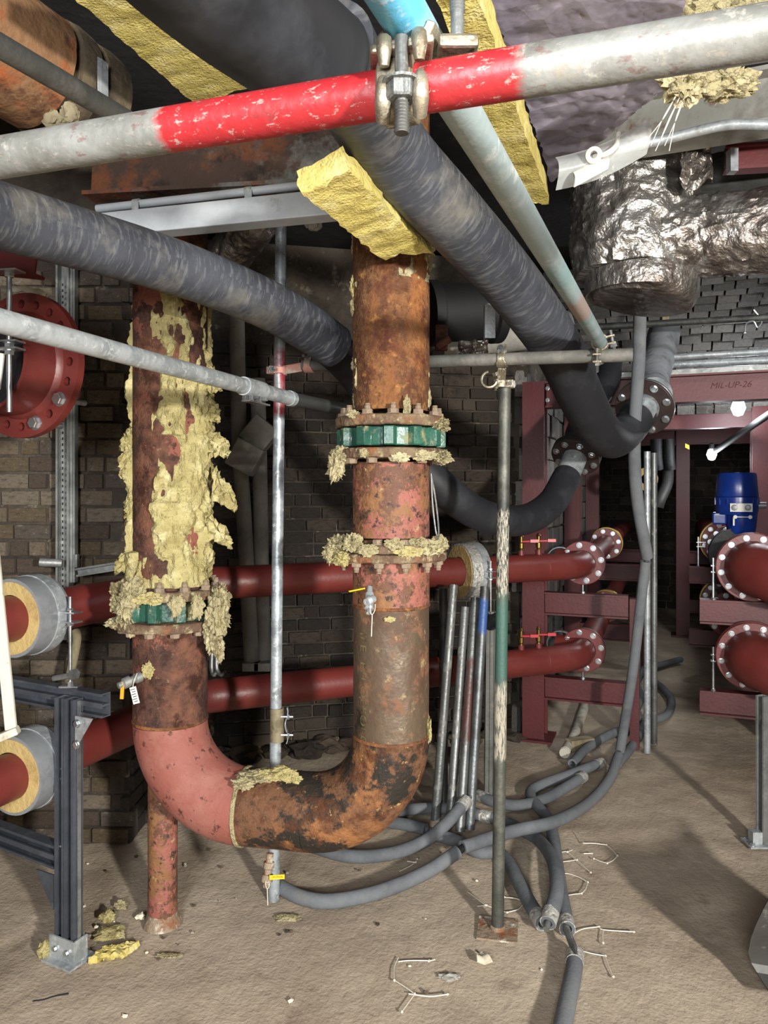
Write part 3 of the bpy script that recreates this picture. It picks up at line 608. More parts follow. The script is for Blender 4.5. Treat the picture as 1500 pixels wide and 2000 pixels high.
# drain cocks, levers and tags
def cock(c, d, m='galv', s=1.0):
    return lathe([(.010*s, -.01), (.010*s, .02), (.015*s, .02), (.015*s, .04), (.011*s, .045), (.011*s, .06), (.016*s, .062), (.016*s, .085), (.009*s, .09), (.009*s, .105)], c, d, 14)
c0 = P(285, 1317, 2.665); d0 = (P(235, 1338, 2.60)-c0).normalized()
k = part('drain_cock', cock(c0, d0, s=1.25), 'strut', loop)
part('lever', bar(P(240, 1332, 2.6), P(238, 1365, 2.6), .012, .006, (0, 1, 0)), 'yellow_lever', k, False)
def tagcard(p, x, y, par, m, nm='tag', lines=5):
    t = part(nm, box(p, x, V(x).cross(V(y)).normalized()*.0012, y), m, par, False, label='small printed tag')
    n_ = V(x).cross(V(y)).normalized(); n_ = -n_ if n_.y > 0 else n_
    g = [box(V(p)+n_*.001+V(y)*(.36-.72*i/(lines-1))-V(x)*(.0 if i % 2 else .08), V(x)*(.75 if i % 2 == 0 else .6), n_*.0006, V(y)*.045) for i in range(lines)]
    part('print', join(*g), 'ink', t if t.parent == loop else par, False)
tagcard(P(263, 1358, 2.6), V((.022, 0, .006)), V((-.014, 0, .058)), loop, 'white', lines=6)
part('wire_tie', sweep([P(268, 1315, 2.62), P(262, 1330, 2.6), P(259, 1344, 2.6)], .0012, 6, 4), 'wire', loop)
c0 = P(722, 1152, 2.51)
k = part('drain_cock', cock(c0, V((0, -.75, -.6))), 'galv', loop)
part('outlet', lathe([(.004, -.02), (.013, -.02), (.013, .0), (.009, .003), (.013, .008), (.009, .012), (.012, .018), (.005, .018), (.004, .01)], P(722, 1173, 2.43), V((-.55, -.7, -.2)), 14), 'galv', k)
part('lever', bar(P(712, 1149, 2.47), P(682, 1155, 2.43), .006, .004), 'yellow_plastic', k, False)
part('chain', join(sweep([P(723, 1180, 2.43), P(723, 1195, 2.42), P(727, 1200, 2.42), P(732, 1192, 2.42), P(733, 1180, 2.43)], .0012, 6, 4), sweep([P(727, 1200, 2.42), P(725.5, 1243, 2.43)], .0016, 6)), 'wire', loop)
c0 = P(527, 1672, 2.70)
k = part('drain_cock', cock(c0, V((-.1, -.2, -1)), s=1.3), 'bolt_rust', loop)
tg = part('tag', box(P(541, 1713, 2.66), V((.054, 0, .003)), V((0, .002, 0)), V((0, 0, .016))), 'yellow_plastic', loop, False, label='yellow printed tag')
cu = bpy.data.curves.new('tag_text', 'FONT'); cu.body = 'CAUTION'; cu.size = .0095; cu.align_x = 'CENTER'; cu.align_y = 'CENTER'
text_part(cu, orient(P(541, 1713, 2.6585), V((1, 0, .05)), UP), tg, 'ink', 'print')
part('chain', join(sweep([P(519, 1720, 2.66), P(519, 1730, 2.66), P(522, 1736, 2.66), P(526, 1730, 2.66), P(525, 1720, 2.66)], .0012, 6, 4), sweep([P(522, 1736, 2.66), P(523, 1768, 2.66)], .0016, 6)), 'wire', loop)
# stencilled lettering climbing the steel pipe
cu = bpy.data.curves.new('stencil', 'FONT'); cu.body = 'IEE  EH OESOLO5'; cu.size = .043; cu.extrude = .0003; cu.space_character = 1.05
t = bpy.data.objects.new('tmp', cu); COL.objects.link(t); bpy.context.view_layer.update()
me = bpy.data.meshes.new_from_object(t.evaluated_get(bpy.context.evaluated_depsgraph_get())); bpy.data.objects.remove(t)
wd = max(v.co.x for v in me.vertices)
for v in me.vertices:                                                 # wrap round the pipe, running downwards
    x, y = v.co.x/wd*.42, v.co.y; a = math.radians(-142)+y/PR; r = PR*.985+.0012
    v.co = CR+V((r*math.cos(a), r*math.sin(a), zr(1225)-x))-ROOT[loop.name]
me.materials.clear(); me.materials.append(MAT['stencil'])
o = bpy.data.objects.new('stencil_lettering', me); _link(o, loop); o['kind'] = 'stuff'; o['label'] = 'worn pale stencilled letters down the pipe'
part('wire_loop', sweep([P(842, 925, 2.62), P(845, 985, 2.6), P(852, 1042, 2.58), P(857, 1040, 2.58), P(852, 985, 2.6), P(843, 930, 2.62)], .003, 6, 5), 'steel_tube', loop)
# stub leg under the left elbow
leg = thing('stub_pipe', 'short rusty red pipe leg standing on the floor under the left elbow', 'pipe', V((-.876, 2.94, 0)))
b = ROOT[leg.name]
part('stub', sweep([b+UP*(.68*i/12-.004) for i in range(13)], .057, 28, rf=rough(.0015)), 'rust_primer', leg)
part('rust_collar', lathe([(.074, 0), (.068, .02), (.058, .035), (.057, .05)], b, UP, 28), 'bolt_rust', leg)
# ------------------------------------------------------------------ long red pipes behind the loop
def redpipe(name, z, lab, mark=False):
    a = V((-1.234, 3.07, z)); k1 = V((-.958, 3.763, z)); k2 = V((1.24, 4.71, z)); e = k2+DV*.22
    t = thing(name, lab, 'pipe', k1)
    pts = [a-DV*1.05]+[k1-DV*.12]+arc(k1-DV*.1, k1, k1+EV*.1, 6)
    pts += [k1+EV*.2+(k2-k1-EV*.4)*i/6 for i in range(7)]+arc(k2-EV*.15, k2, k2+DV*.15, 8)+[e, W(.175, -.12, z)]
    part('pipe', sweep(pts, .084, 32), 'red_oxide', t)
    fl = e
    flange(t, fl, -DV, .145, .083, .022, 8, bs=.0155, rp=.118)
    flange(t, fl+DV*.035, -DV, .142, .083, .02, 8, m='galv', front=False)
    part('weld_bead', ring(k2-EV*.28, EV, .0865, .07, .008), 'red_oxide', t)
    part('weld_bead', ring(k2-EV*.72, EV, .0865, .07, .008), 'red_oxide', t)
    # run on along the corridor shelf
    b = W(.27, -.07, z)
    part('corridor_run', sweep([fl+DV*.03, fl+DV*1.9, fl+DV*5.5], .082, 24), 'red_oxide', t)
    flange(t, fl+DV*2.0, -DV, .14, .08, .03, 8, bs=.016, rp=.115); flange(t, fl+DV*2.12, -DV, .15, .08, .05, 8, m='brass', front=False)
    # vent cocks with red levers
    for px, s in ((1052, 1), (1018, 1)):
        u = ((px-750)/F); q = (k2-k1).normalized(); A = k1
        s_ = (A.y*u-A.x)/(q.x-u*q.y); c = A+q*s_+UP*.08
        v = part('vent_cock', lathe([(.014, -.01), (.014, .035), (.010, .04), (.018, .045), (.018, .075), (.012, .08), (.012, .115), (.016, .118), (.006, .135)], c, UP, 12), 'brass', t)
        part('boss', lathe([(.02, -.012), (.02, .03)], c, UP, 14), 'red_oxide', v)
        part('lever', join(bar(c+UP*.085, c+UP*.085+V((.075, -.02, .004)), .018, .01), box(c+UP*.09+V((.075, -.022, .0)), (.05, 0, 0), (0, .02, 0), (0, 0, .018))), 'red_plastic', v, False)
    return t, k1, k2, e
up_, K1, K2, E2 = redpipe('red_pipe', 1.245, 'upper long dark red pipe running behind the rusted loop')
lo_, L1, L2, EL = redpipe('red_pipe', .668, 'lower long dark red pipe running behind the rusted loop')
cu = bpy.data.curves.new('pipe_mark', 'FONT'); cu.body = 'MECH-LTHW'; cu.size = .035; cu.shear = .3; cu.extrude = .0004
ee = (L2-L1).normalized()
text_part(cu, orient(L1+ee*1.02+V((ee.y, -ee.x, 0))*.0775-UP*.036, ee, V((.18, -.38, .9))), lo_, 'ink', 'handwriting', 'faint handwritten mark on the pipe')
# ------------------------------------------------------------------ pipe clamps with yellow inserts
def clamp(lab, c, ax, ri, ro, ln, zb, side, group='pipe clamps with yellow insulation', shell='clamp_grey', rod_r=.006):
    c, ax = V(c), V(ax).normalized(); s = V((side, 0, 0)); s = (s-ax*s.dot(ax)).normalized()
    t = thing('pipe_clamp', lab, 'pipe clamp', (c.x, c.y, zb), group)
    part('insulation_ring', lathe([(ri+.001, -ln/2), (ro-.012, -ln/2), (ro-.012, ln/2), (ri+.001, ln/2)], c, ax, 40, True), 'insul_yellow', t)
    part('shell', lathe([(ro-.012, -ln*.47), (ro, -ln*.47), (ro+.002, 0), (ro, ln*.47), (ro-.012, ln*.47)], c, ax, 40, True), shell, t)
    part('band', lathe([(ro+.0005, .005), (ro+.006, .005), (ro+.006, .055), (ro+.0005, .055)], c, ax, 40, True), 'galv', t)
    q = c+ax*.03+s*(ro+.035)
    for dz in (-.018, .018): part('ear', box(q+UP*dz-s*.005, s*.085, ax*.045, UP*.006), 'zinc', t, False)
    part('rod', tube((q.x, q.y, zb+.001), q+UP*.075, rod_r, 10), 'zinc', t)
    for dz in (-.03, .026): inst('nut', BOLT['zinc'], frame(q+UP*dz-UP*.003, UP, .011), t)
    part('foot', join(box((q.x, q.y, zb+.004), (.07, 0, 0), (0, .04, 0), (0, 0, .006)), lathe([(.011, .007), (.011, .022)], (q.x, q.y, zb), UP, 6)), 'zinc', t, False)
    return t
ZC1, ZC2 = .985, .40
def onpipe(px, z, A, q):
    u = (px-750)/F; s_ = (A.y*u-A.x)/(q.x-u*q.y); return V((A+q*s_).to_tuple()[:2]+(z,))
c = onpipe(52, 1.245, V((-1.234, 3.07, 0)), DV); clamp('grey pipe clamp on the upper red pipe at the left edge', c, DV, .085, .145, .15, ZC1, 1)
c2 = onpipe(52, .668, V((-1.234, 3.07, 0)), DV); clamp('grey pipe clamp on the lower red pipe at the left edge', c2, DV, .085, .145, .15, ZC2, 1)
c = onpipe(915, 1.245, V((.778, 4.51, 0)), EV); clamp('silver foil pipe clamp with yellow insert behind the leaning tubes', c, EV, .086, .165, .13, .95, 1, shell='tape')
for z, zb, n_ in ((1.245, 1.023, 'upper'), (.668, .438, 'lower')):
    c = W(.175, -.005, z)
    t = thing('pipe_clamp', 'zinc clamp holding the %s red pipe on the left shelf beam' % n_, 'pipe clamp', (c.x, c.y, zb), 'zinc pipe clamps on the shelves')
    part('band', lathe([(.086, -.02), (.092, -.02), (.092, .02), (.086, .02)], c, DV, 32, True), 'zinc', t)
    q = c+PV*.15
    for dz in (-.02, .02): part('ear', box(q-PV*.03+UP*dz, PV*.1, DV*.04, UP*.006), 'zinc', t, False)
    part('rod', tube((q.x, q.y, zb), q+UP*.1, .007, 10), 'zinc', t)
    for dz in (-.035, .028): inst('nut', BOLT['zinc'], frame(q+UP*dz, UP, .012), t)
    inst('nut', BOLT['zinc'], frame((q.x, q.y, zb), UP, .014), t)
# ------------------------------------------------------------------ black strut stand at the left edge
st = thing('strut_stand', 'black steel channel stand with one post carrying the left pipe clamps', 'pipe stand', (-1.16, 2.72, 0))
pb = V((-1.155, 2.72, 0)); sd = (V((-1.62, 2.98, 0))-V((-1.02, 2.68, 0))).normalized(); sn = V((-sd.y, sd.x, 0)); sn = sn if sn.y < 0 else -sn
for k in (-1, 1): part('post', chan(pb-sd*.0245*k+UP*.01, pb-sd*.0245*k+UP*.955, .045, .048, sn), 'black_steel', st, False)
part('post_edge', bar(pb-sd*.053+UP*.05, pb-sd*.053+UP*.95, .004, .014, sn), 'zinc', st, False)
part('foot_bracket', join(box(pb+UP*.045+sn*.03, sd*.125, sn*.006, UP*.09), box(pb+UP*.045-sd*.06, sn*.06, sd*.006, UP*.09), box(pb+UP*.004, sd*.15, sn*.12, UP*.008)), 'galv', st, False)
for k in (-.03, .03): inst('bolt', BOLT['zinc'], frame(pb+UP*.045+sn*.034+sd*k, sn, .009), st)
ta, tb = V((-1.0, 2.67, 0)), V((-1.75, 3.055, 0))
for z0, nm in ((.963, 'top_rail'), (.92, 'top_rail')): part(nm, chan(ta+UP*z0, tb+UP*z0, .043, .042, sn), 'black_steel', st, False)
for z0 in (.385, .342): part('lower_rail', chan(pb+sd*.055+UP*z0, tb+UP*z0, .043, .042, sn), 'black_steel', st, False)
g0 = pb-sd*.055
part('gusset', ([g0+UP*.90+sn*.02, g0+UP*.78+sn*.02, g0-sd*.085+UP*.90+sn*.02, g0+UP*.90+sn*.014, g0+UP*.78+sn*.014, g0-sd*.085+UP*.90+sn*.014], [(0, 1, 2), (5, 4, 3), (0, 3, 4, 1), (1, 4, 5, 2), (2, 5, 3, 0)], None), 'galv', st, False)
for z0, s0 in ((.875, .015), (.80, .012)): inst('bolt', BOLT['zinc'], frame(g0-sd*s0+UP*z0+sn*.021, sn, .012), st)
g1 = pb+sd*.06
part('gusset', ([g1+UP*.30+sn*.02, g1+UP*.17+sn*.02, g1+sd*.09+UP*.30+sn*.02, g1+UP*.30+sn*.014, g1+UP*.17+sn*.014, g1+sd*.09+UP*.30+sn*.014], [(2, 1, 0), (3, 4, 5), (1, 4, 3, 0), (2, 5, 4, 1), (0, 3, 5, 2)], None), 'black_steel', st, False)
solo('loose_bolt', join(tube(P(105, 1325, 2.76), P(140, 1319, 2.74), .011, 10), lathe([(.02, 0), (.02, .022)], P(140, 1318, 2.74), P(150, 1316, 2.73)-P(140, 1318, 2.74), 6)), 'zinc', 'loose zinc bolt lying on top of the black channel rail', 'bolt')
# wall strut post
ws = thing('wall_strut', 'galvanised slotted channel post fixed to the left brick wall', 'strut', (-1.44, 3.5, .55))
wx = (124-750)/F*3.52
part('channel', chan(V((wx, 3.535, 1.0)), V((wx, 3.535, 2.9)), .062, .06, V((0, -1, 0))), 'strut', ws, False)
part('channel', chan(V((wx+.041, 3.545, 1.28)), V((wx+.041, 3.545, 2.9)), .02, .04, V((0, -1, 0))), 'strut', ws, False)
g = [box(V((wx, 3.511, 1.15+.028*i)), (.006, 0, 0), (0, .002, 0), (0, 0, .012)) for i in range(56)]
part('slots', join(*g), 'black', ws, False, kind='stuff')
part('stub_bar', tube(P(78, 1098, 3.47), P(122, 1100, 3.49), .02, 12), 'strut', ws)
part('clip', box(P(151, 1095, 3.5), (.01, 0, 0), (0, .03, 0), (0, 0, .06)), 'strut', ws, False)
part('foot_channel', chan(P(150, 1118, 3.5), P(232, 1105, 3.5), .04, .03, V((0, -1, 0))), 'strut', ws, False)
hs = onpipe(140, 1.0, V((-1.234, 3.07, 0)), DV)
solo('wall_hose', sweep([P(148, 1232, 3.4), P(150, 1250, 3.38), P(143, 1290, 3.36), P(135, 1330, 3.35), P(132, 1350, 3.35)], .02, 12, 4), 'timber', 'short cloth-covered hose below the upper red pipe at left', 'hose')
# white painted ladder leg in the left corner
ld = thing('ladder_leg', 'paint-splashed white ladder leg leaning at the left edge', 'ladder', P(10, 1440, 1.95))
part('stile', bar(P(-12, 1080, 2.02), P(22, 1425, 1.95), .03, .012, (0, 1, 0)), 'white_dirty', ld, False, bev=.003)
part('foot', bar(P(-70, 1470, 1.93), P(36, 1425, 1.95), .03, .02), 'white_dirty', ld, False, bev=.003)
# ------------------------------------------------------------------ big red flanged spool at the left
sp = thing('flanged_spool', 'large red painted pipe end with a drilled flange at the left edge', 'pipe', P(48, 715, 2.7))
c = P(48, 715, 2.7); ax = -DV
part('flange', holed_ring(c, ax, .262, .176, .03, 20, .222, .016), 'red_oxide', sp)
part('weld_bead', lathe([(.183, 0), (.196, 0), (.190, .012), (.182, .02)], c+ax*.015, ax, 48, True), 'red_oxide', sp)
part('pipe', lathe([(.170, -.01), (.182, -.01), (.182, .165), (.170, .165)], c, ax, 56, True), 'red_oxide', sp)
part('end_cap', lathe([(.001, .10), (.171, .10), (.171, .07), (.001, .07)], c, ax, 40), 'black_rubber', sp)
M = frame(c, ax)
for px, py in ((126, 785), (97, 820)):
    p = P(px, py, 2.7); v = M.inverted() @ p; a = math.atan2(v.y, v.x); a = round(a/(2*math.pi/20))*2*math.pi/20
    p = M @ V((.222*math.cos(a), .222*math.sin(a), .015)); inst('bolt', BOLT['zinc'], frame(p, ax, .021), sp)
    part('stud', tube(p-ax*.03, p-ax*.12, .011, 12), 'zinc', sp)
solo('foam_bead', sheet(lambda u, v: P(22+66*u, 566+14*u*u+5*math.sin(u*14), 2.72)+V((0, .02*v, .014*(1-abs(2*v-1))+.006*math.sin(u*14))), 24, 4, .012), 'plaster', 'cream bead of expanding foam along the top of the red flange', 'foam')
hg = thing('rod_hanger', 'zinc threaded rod hanger hanging in front of the red flange', 'hanger', P(18, 800, 2.45))
part('rod', tube(P(18, 525, 2.45), P(18, 805, 2.45), .0085, 12), 'zinc', hg)
for y in (530, 668, 682): 
    part('plate', bar(P(-8, y+1, 2.45), P(40, y-1, 2.43), .05, .006), 'zinc', hg, False)
    inst('nut', BOLT['zinc'], frame(P(18, y, 2.45)-UP*.004, -UP, .016), hg)
part('clip', bar(P(3, 690, 2.46), P(-6, 760, 2.47), .02, .008, (0, 1, 0)), 'white', hg, False)
solo('red_bracket', extr(P(-40, 512, 2.55), P(70, 522, 2.5), [(-.05, -.03), (.05, -.03), (.05, -.02), (.005, -.02), (.005, .05), (-.005, .05), (-.005, -.02), (-.05, -.02)]), 'red_steel', 'dark red steel bracket above the threaded rod at left', 'bracket', sm=False)
# ------------------------------------------------------------------ scaffold tubes and couplers
SR = .02415
def scaf(lab, a, b, m, wall=.004, k=6):
    return solo('scaffold_tube', tube(a, b, SR, 20, wall, k), m, lab, 'tube', 'scaffold tubes')
def coupler(lab, pa, da, pb, db, bolt_a, bolt_b, m='coupler'):
    """two clip halves back to back: round tube a at pa and tube b at pb"""
    pa, pb, da, db = V(pa), V(pb), V(da).normalized(), V(db).normalized()
    t = thing('scaffold_coupler', lab, 'coupler', (pa+pb)/2, 'scaffold couplers')
    for p, d, bd in ((pa, da, V(bolt_a)), (pb, db, V(bolt_b))):
        bd = (bd-d*bd.dot(d)).normalized(); o_ = d.cross(bd).normalized()
        fr = lambda a, r, s: p+(bd*math.cos(a)+o_*math.sin(a))*r+d*s
        n = 22; vs, fs = [], []
        for i in range(n+1):
            a = .32+(2*math.pi-.64)*i/n; wd = .021 if .25 < i/n < .75 else .015
            for r, s in ((SR+.0006, -wd), (SR+.0075, -wd*.9), (SR+.0075, wd*.9), (SR+.0006, wd)): vs.append(fr(a, r, s))
        for i in range(n):
            for j in range(4): j2 = (j+1) % 4; fs.append((i*4+j, i*4+j2, i*4+4+j2, i*4+4+j))
        fs += [(3, 2, 1, 0), tuple(range(n*4, n*4+4))]
        part('saddle', (vs, fs, None), m, t, bev=.0015)
        q = p+bd*(SR+.018)
        for sgn in (-1, 1): part('lug', box(p+bd*(SR+.013)+o_*sgn*.013, bd*.032, o_*.007, d*.03), m, t, False, bev=.002)
        part('bolt', join(tube(q-o_*.034, q+o_*.052, .0062, 10), *[lathe([(.0062, 0), (.0075, .002), (.0062, .004)], q+o_*(.026+.004*i), o_, 10) for i in range(6)]), 'steel_tube', t)
        inst('nut', BOLT['steel_tube'], frame(q+o_*.0165, o_, .0125), t)
    mid = (pa+pb)/2
    part('body', box(mid, da*.034, db*.034, (pb-pa).normalized()*max(.004, (pb-pa).length-2*SR)), m, t, False, bev=.003)
    return t
A, B = P(-60, 333, .93), P(1600, 38, .655); A.z = B.z = 2.115; rd = (B-A).normalized(); A, B = A-rd*.6, B+rd*.5
scaf('red and bare steel scaffold tube crossing the top foreground', A, B, 'red_tube')
ga, gb = V((-.055, .55, 2.172)), P(1174, 672, 2.7)
gd = (gb-ga).normalized()
scaf('blue-ended galvanised scaffold tube running back overhead from the red tube', ga-gd*.25, gb, 'blue_tube')
# where the two cross
rd = (B-A).normalized(); s_ = ((A.y-ga.y)*gd.x-(A.x-ga.x)*gd.y)/(rd.x*gd.y-rd.y*gd.x); pr = A+rd*s_
t_ = (pr.x-ga.x)/gd.x; pg = ga+gd*t_
pg0 = pg-gd*.008; 
cpl = thing('scaffold_coupler', 'bright steel double coupler joining the red tube and the blue tube', 'coupler', pr, 'scaffold couplers')
def clipring(par, p, d, a0, a1, ref, wd=.022, r0=SR+.0006, th=.008, m='coupler', nm='clip'):
    d = V(d).normalized(); bd = (V(ref)-d*V(ref).dot(d)).normalized(); o_ = d.cross(bd); n = 18; vs, fs = [], []
    for i in range(n+1):
        a = a0+(a1-a0)*i/n
        for r, s in ((r0, -wd), (r0+th, -wd*.85), (r0+th, wd*.85), (r0, wd)): vs.append(p+(bd*math.cos(a)+o_*math.sin(a))*r+d*s)
    for i in range(n):
        for j in range(4): j2 = (j+1) % 4; fs.append((i*4+j, i*4+j2, i*4+4+j2, i*4+4+j))
    fs += [(3, 2, 1, 0), tuple(range(n*4, n*4+4))]
    return part(nm, (vs, fs, None), m, par, bev=.0015)
toC = V((0, -1, 0))
pc = pr-rd*.012
clipring(cpl, pc, rd, -1.2, 3.6, UP, .020)
for s in (-1, 1):
    part('hook', sweep([pc+rd*.018*s+UP*.036+toC*.012, pc+rd*.018*s+UP*.034+toC*.034, pc+rd*.018*s+UP*.02+toC*.043, pc+rd*.018*s+UP*.006+toC*.041], [.0075, .0085, .0075, .005], 10, 4), 'coupler', cpl)
    part('hook', sweep([pc+rd*.019*s-UP*.004+toC*.036, pc+rd*.019*s-UP*.014+toC*.042, pc+rd*.019*s-UP*.03+toC*.040, pc+rd*.019*s-UP*.040+toC*.026], [.005, .0075, .0085, .007], 10, 4), 'coupler', cpl)
bt = pc+toC*.040
part('t_bolt', join(tube(bt+UP*.032, bt-UP*.062, .0068, 12), *[lathe([(.0066, 0), (.008, .0015), (.0066, .003)], bt-UP*(.032+.0033*i), -UP, 12) for i in range(9)]), 'steel_tube', cpl)
inst('nut', BOLT['steel_tube'], frame(bt-UP*.012, -UP, (.016, .016, .019)), cpl)
part('saddle_plate', box(pc+UP*.029+toC*.01, rd*.066, toC*.055, UP*.010), 'coupler', cpl, False, bev=.003)
clipring(cpl, pg+UP*.0, gd, 1.9, 4.4, UP, .022)
b2 = pg+V((.046, -.006, .0))
part('side_plate', box(b2-UP*.027, (.04, 0, 0), (0, .04, 0), (0, 0, .014)), 'coupler', cpl, False, bev=.004)
part('t_bolt', join(tube(b2-UP*.022, b2+UP*.055, .0068, 12), *[lathe([(.0066, 0), (.008, .0015), (.0066, .003)], b2+UP*(.012+.0033*i), UP, 12) for i in range(7)]), 'steel_tube', cpl)
part('clip_flap', box(b2+UP*.043+V((-.008, 0, 0)), (.05, 0, 0), (0, .04, 0), (0, 0, .012)), 'coupler', cpl, False, bev=.004)
inst('nut', BOLT['steel_tube'], frame(b2+UP*.049, UP, .015), cpl)
# left level tube with sleeve coupler
la, lm, lb = P(-70, 618, 1.36), P(572, 778, 2.62), P(700, 806, 3.05); la.z = lm.z = lb.z = 2.035; la = la-(lm-la).normalized()*.55
scaf('bright galvanised scaffold tube rising across the left side of the picture', la, lm, 'galv')
scaf('dark scaffold tube end beyond the sleeve, pointing at the rusted riser', lm+(lb-lm)*.02, lb, 'dark_tube')
ld_ = (lm-la).normalized(); sc = V(((485-750)/F*2.36, 2.36, 2.035)); sc = la+ld_*((sc-la).dot(ld_))
sl = thing('sleeve_coupler', 'dull steel sleeve coupler clamped on the left galvanised tube', 'coupler', sc, 'scaffold couplers')
part('sleeve', lathe([(SR+.0006, -.06), (SR+.005, -.06), (SR+.005, .06), (SR+.0006, .06)], sc, ld_, 24, True), 'galv', sl)
part('flange_lip', box(sc-UP*.034, ld_*.11, ld_.cross(UP)*.012, UP*.028), 'steel_tube', sl, False)
part('lower_lip', box(sc-UP*.047-ld_.cross(UP)*-.012, ld_*.13, ld_.cross(UP)*.03, UP*.005), 'steel_tube', sl, False)
for k in (-.025, .025):
    q = sc-UP*.034+ld_*k+ld_.cross(UP)*.008; inst('bolt', BOLT['steel_tube'], frame(q, ld_.cross(UP), .010), sl); part('stud', tube(q, q+ld_.cross(UP)*.03, .005, 8), 'steel_tube', sl)
part('end_collar', lathe([(SR+.0004, -.012), (SR+.003, -.012), (SR+.003, .012), (SR+.0004, .012)], lm-ld_*.02, ld_, 20, True), 'galv', sl)
# uprights
pa_, pb_ = PF(535, 1757), P(549, 430, 3.16); pb_.y = 3.16
scaf('galvanised upright scaffold pole with a red-painted joint between the two risers', V((pa_.x, 3.11, 0)), V(((549-750)/F*3.14, 3.14, 2.86)), 'pole_red', k=12)
q0 = PF(972, 1818)
scaf('weathered upright scaffold pole with a green band standing right of the rusted riser', q0+UP*.012, V(((986-750)/F*q0.y, q0.y, 2.14)), 'pole_green', k=10)
solo('base_plate', join(box(q0+UP*.006, (.15, -.03, 0), (.03, .15, 0), (0, 0, .007)), lathe([(.03, .009), (.03, .02), (.0255, .024)], q0, UP, 20)), 'bolt_rust', 'rusty square base plate under the upright pole', 'base plate', sm=False)
# putlog across, ends and couplers
ta_, tb_ = P(592, 716, 3.10), P(1236, 697, 2.64); ta_.z = 2.236; tb_.z = 2.195
scaf('dark level scaffold tube crossing behind the rusted riser', ta_, tb_, 'dusty_tube')
td = (tb_-ta_).normalized()
pp = V(((546-750)/F*3.13, 3.13, 2.22))
coupler('pink-painted coupler on the upright pole at left of the riser', pp, UP, ta_+td*.03+V((0, 0, 0)), td, V((-1, -.6, 0)), V((.2, -.3, 1)), 'coupler_pink')
u_ = (981-750)/F; s_ = (ta_.y*u_-ta_.x)/(td.x-u_*td.y); c = ta_+td*s_
coupler('worn coupler hooked over the level tube above the green-banded pole', c, td, V((c.x+.005, q0.y-.01, 2.125)), UP, V((0, -.4, 1)), V((1, -.4, 0)))
hk = thing('open_coupler', 'half-open coupler clip hanging beside the green-banded pole', 'coupler', P(955, 740, 2.84), 'scaffold couplers')
hc = P(956, 742, 2.84); clipring(hk, hc, V((.2, 1, 0)), .6, 4.9, V((1, 0, .3)), .016, .026, .008, 'coupler', 'jaw'); part('link', bar(hc+V((.018, 0, .02)), P(972, 728, 2.85), .02, .014), 'coupler', hk, False, bev=.002)
u_ = (1168-750)/F; s_ = (ta_.y*u_-ta_.x)/(td.x-u_*td.y); c = ta_+td*s_
coupler('coupler tying the overhead galvanised tube to the level tube', c, td, gb-gd*.03, gd, V((0, -1, -.3)), V((1, -.3, .2)))
cz = thing('pole_sleeve', 'rust-brown half sleeve bolted on the galvanised pole behind the U bend', 'coupler', P(541, 1415, 3.11), 'scaffold couplers')
cc = P(541, 1415, 3.11)
part('half_sleeve', lathe([(SR+.001, -.07), (SR+.005, -.07), (SR+.005, .07), (SR+.001, .07)], cc, UP, 20, True), 'tan_steel', cz)
part('flap', sheet(lambda u, v: cc+V((.042+.006*math.sin(u*9), -.02+.02*v, -.075+.15*u)), 10, 2, .003), 'galv', cz)
for dz in (-.038, .038): part('bolt', tube(cc+V((.02, -.02, dz)), cc+V((.07, -.02, dz)), .005, 8), 'zinc', cz); inst('nut', BOLT['zinc'], frame(cc+V((.045, -.02, dz)), V((1, 0, 0)), .011), cz)
# leaning tubes behind the right riser
def lean(lab, bx, by, tx_, ty_, Yt, m, Y0=None):
    b = PF(bx, by, .01); t = P(tx_, ty_, Yt); scaf(lab, b, t, m)
GL = 'leaning tube'
lean('bright steel tube leaning at the left of the group behind the riser', 850, 1602, 886, 1142, 4.06, 'steel_tube')
lean('dark tube leaning second from left behind the riser', 879, 1612, 908, 1186, 4.10, 'steel_tube')
lean('reddish-brown marked tube leaning third behind the riser', 898, 1624, 928, 1168, 4.10, 'leaning_red')
lean('blue-topped tube leaning at the right of the group behind the riser', 917, 1620, 947, 1146, 4.04, 'leaning_blue')
lean('dim tube leaning behind the bright one beside the riser', 866, 1585, 866, 1150, 4.2, 'dark_tube')
lean('dim tube leaning at the back of the group', 905, 1580, 938, 1200, 4.22, 'dark_tube')
ch = thing('leaning_channel', 'grey ribbed channel length leaning behind the green-banded pole', 'channel', PF(956, 1566))
for k in range(3):
    b = PF(950+8*k, 1566, 0.005); t = P(953+8*k, 1195, 4.18); part('rib', bar(b, t, .02, .02, (0, 1, 0)), 'dusty_tube', ch, False)
part('back', bar(PF(958, 1558, .005), P(961, 1195, 4.22), .075, .006, (0, 1, 0)), 'dusty_tube', ch, False)
solo('black_wrap', sheet(lambda u, v: P(945+25*u, 1195+30*v+6*math.sin(u*3), 4.1-.06*u)+V((0, .03*math.sin(v*3), 0)), 8, 8, .01), 'black_rubber', 'black rubber strap behind the green-banded pole', 'strap')
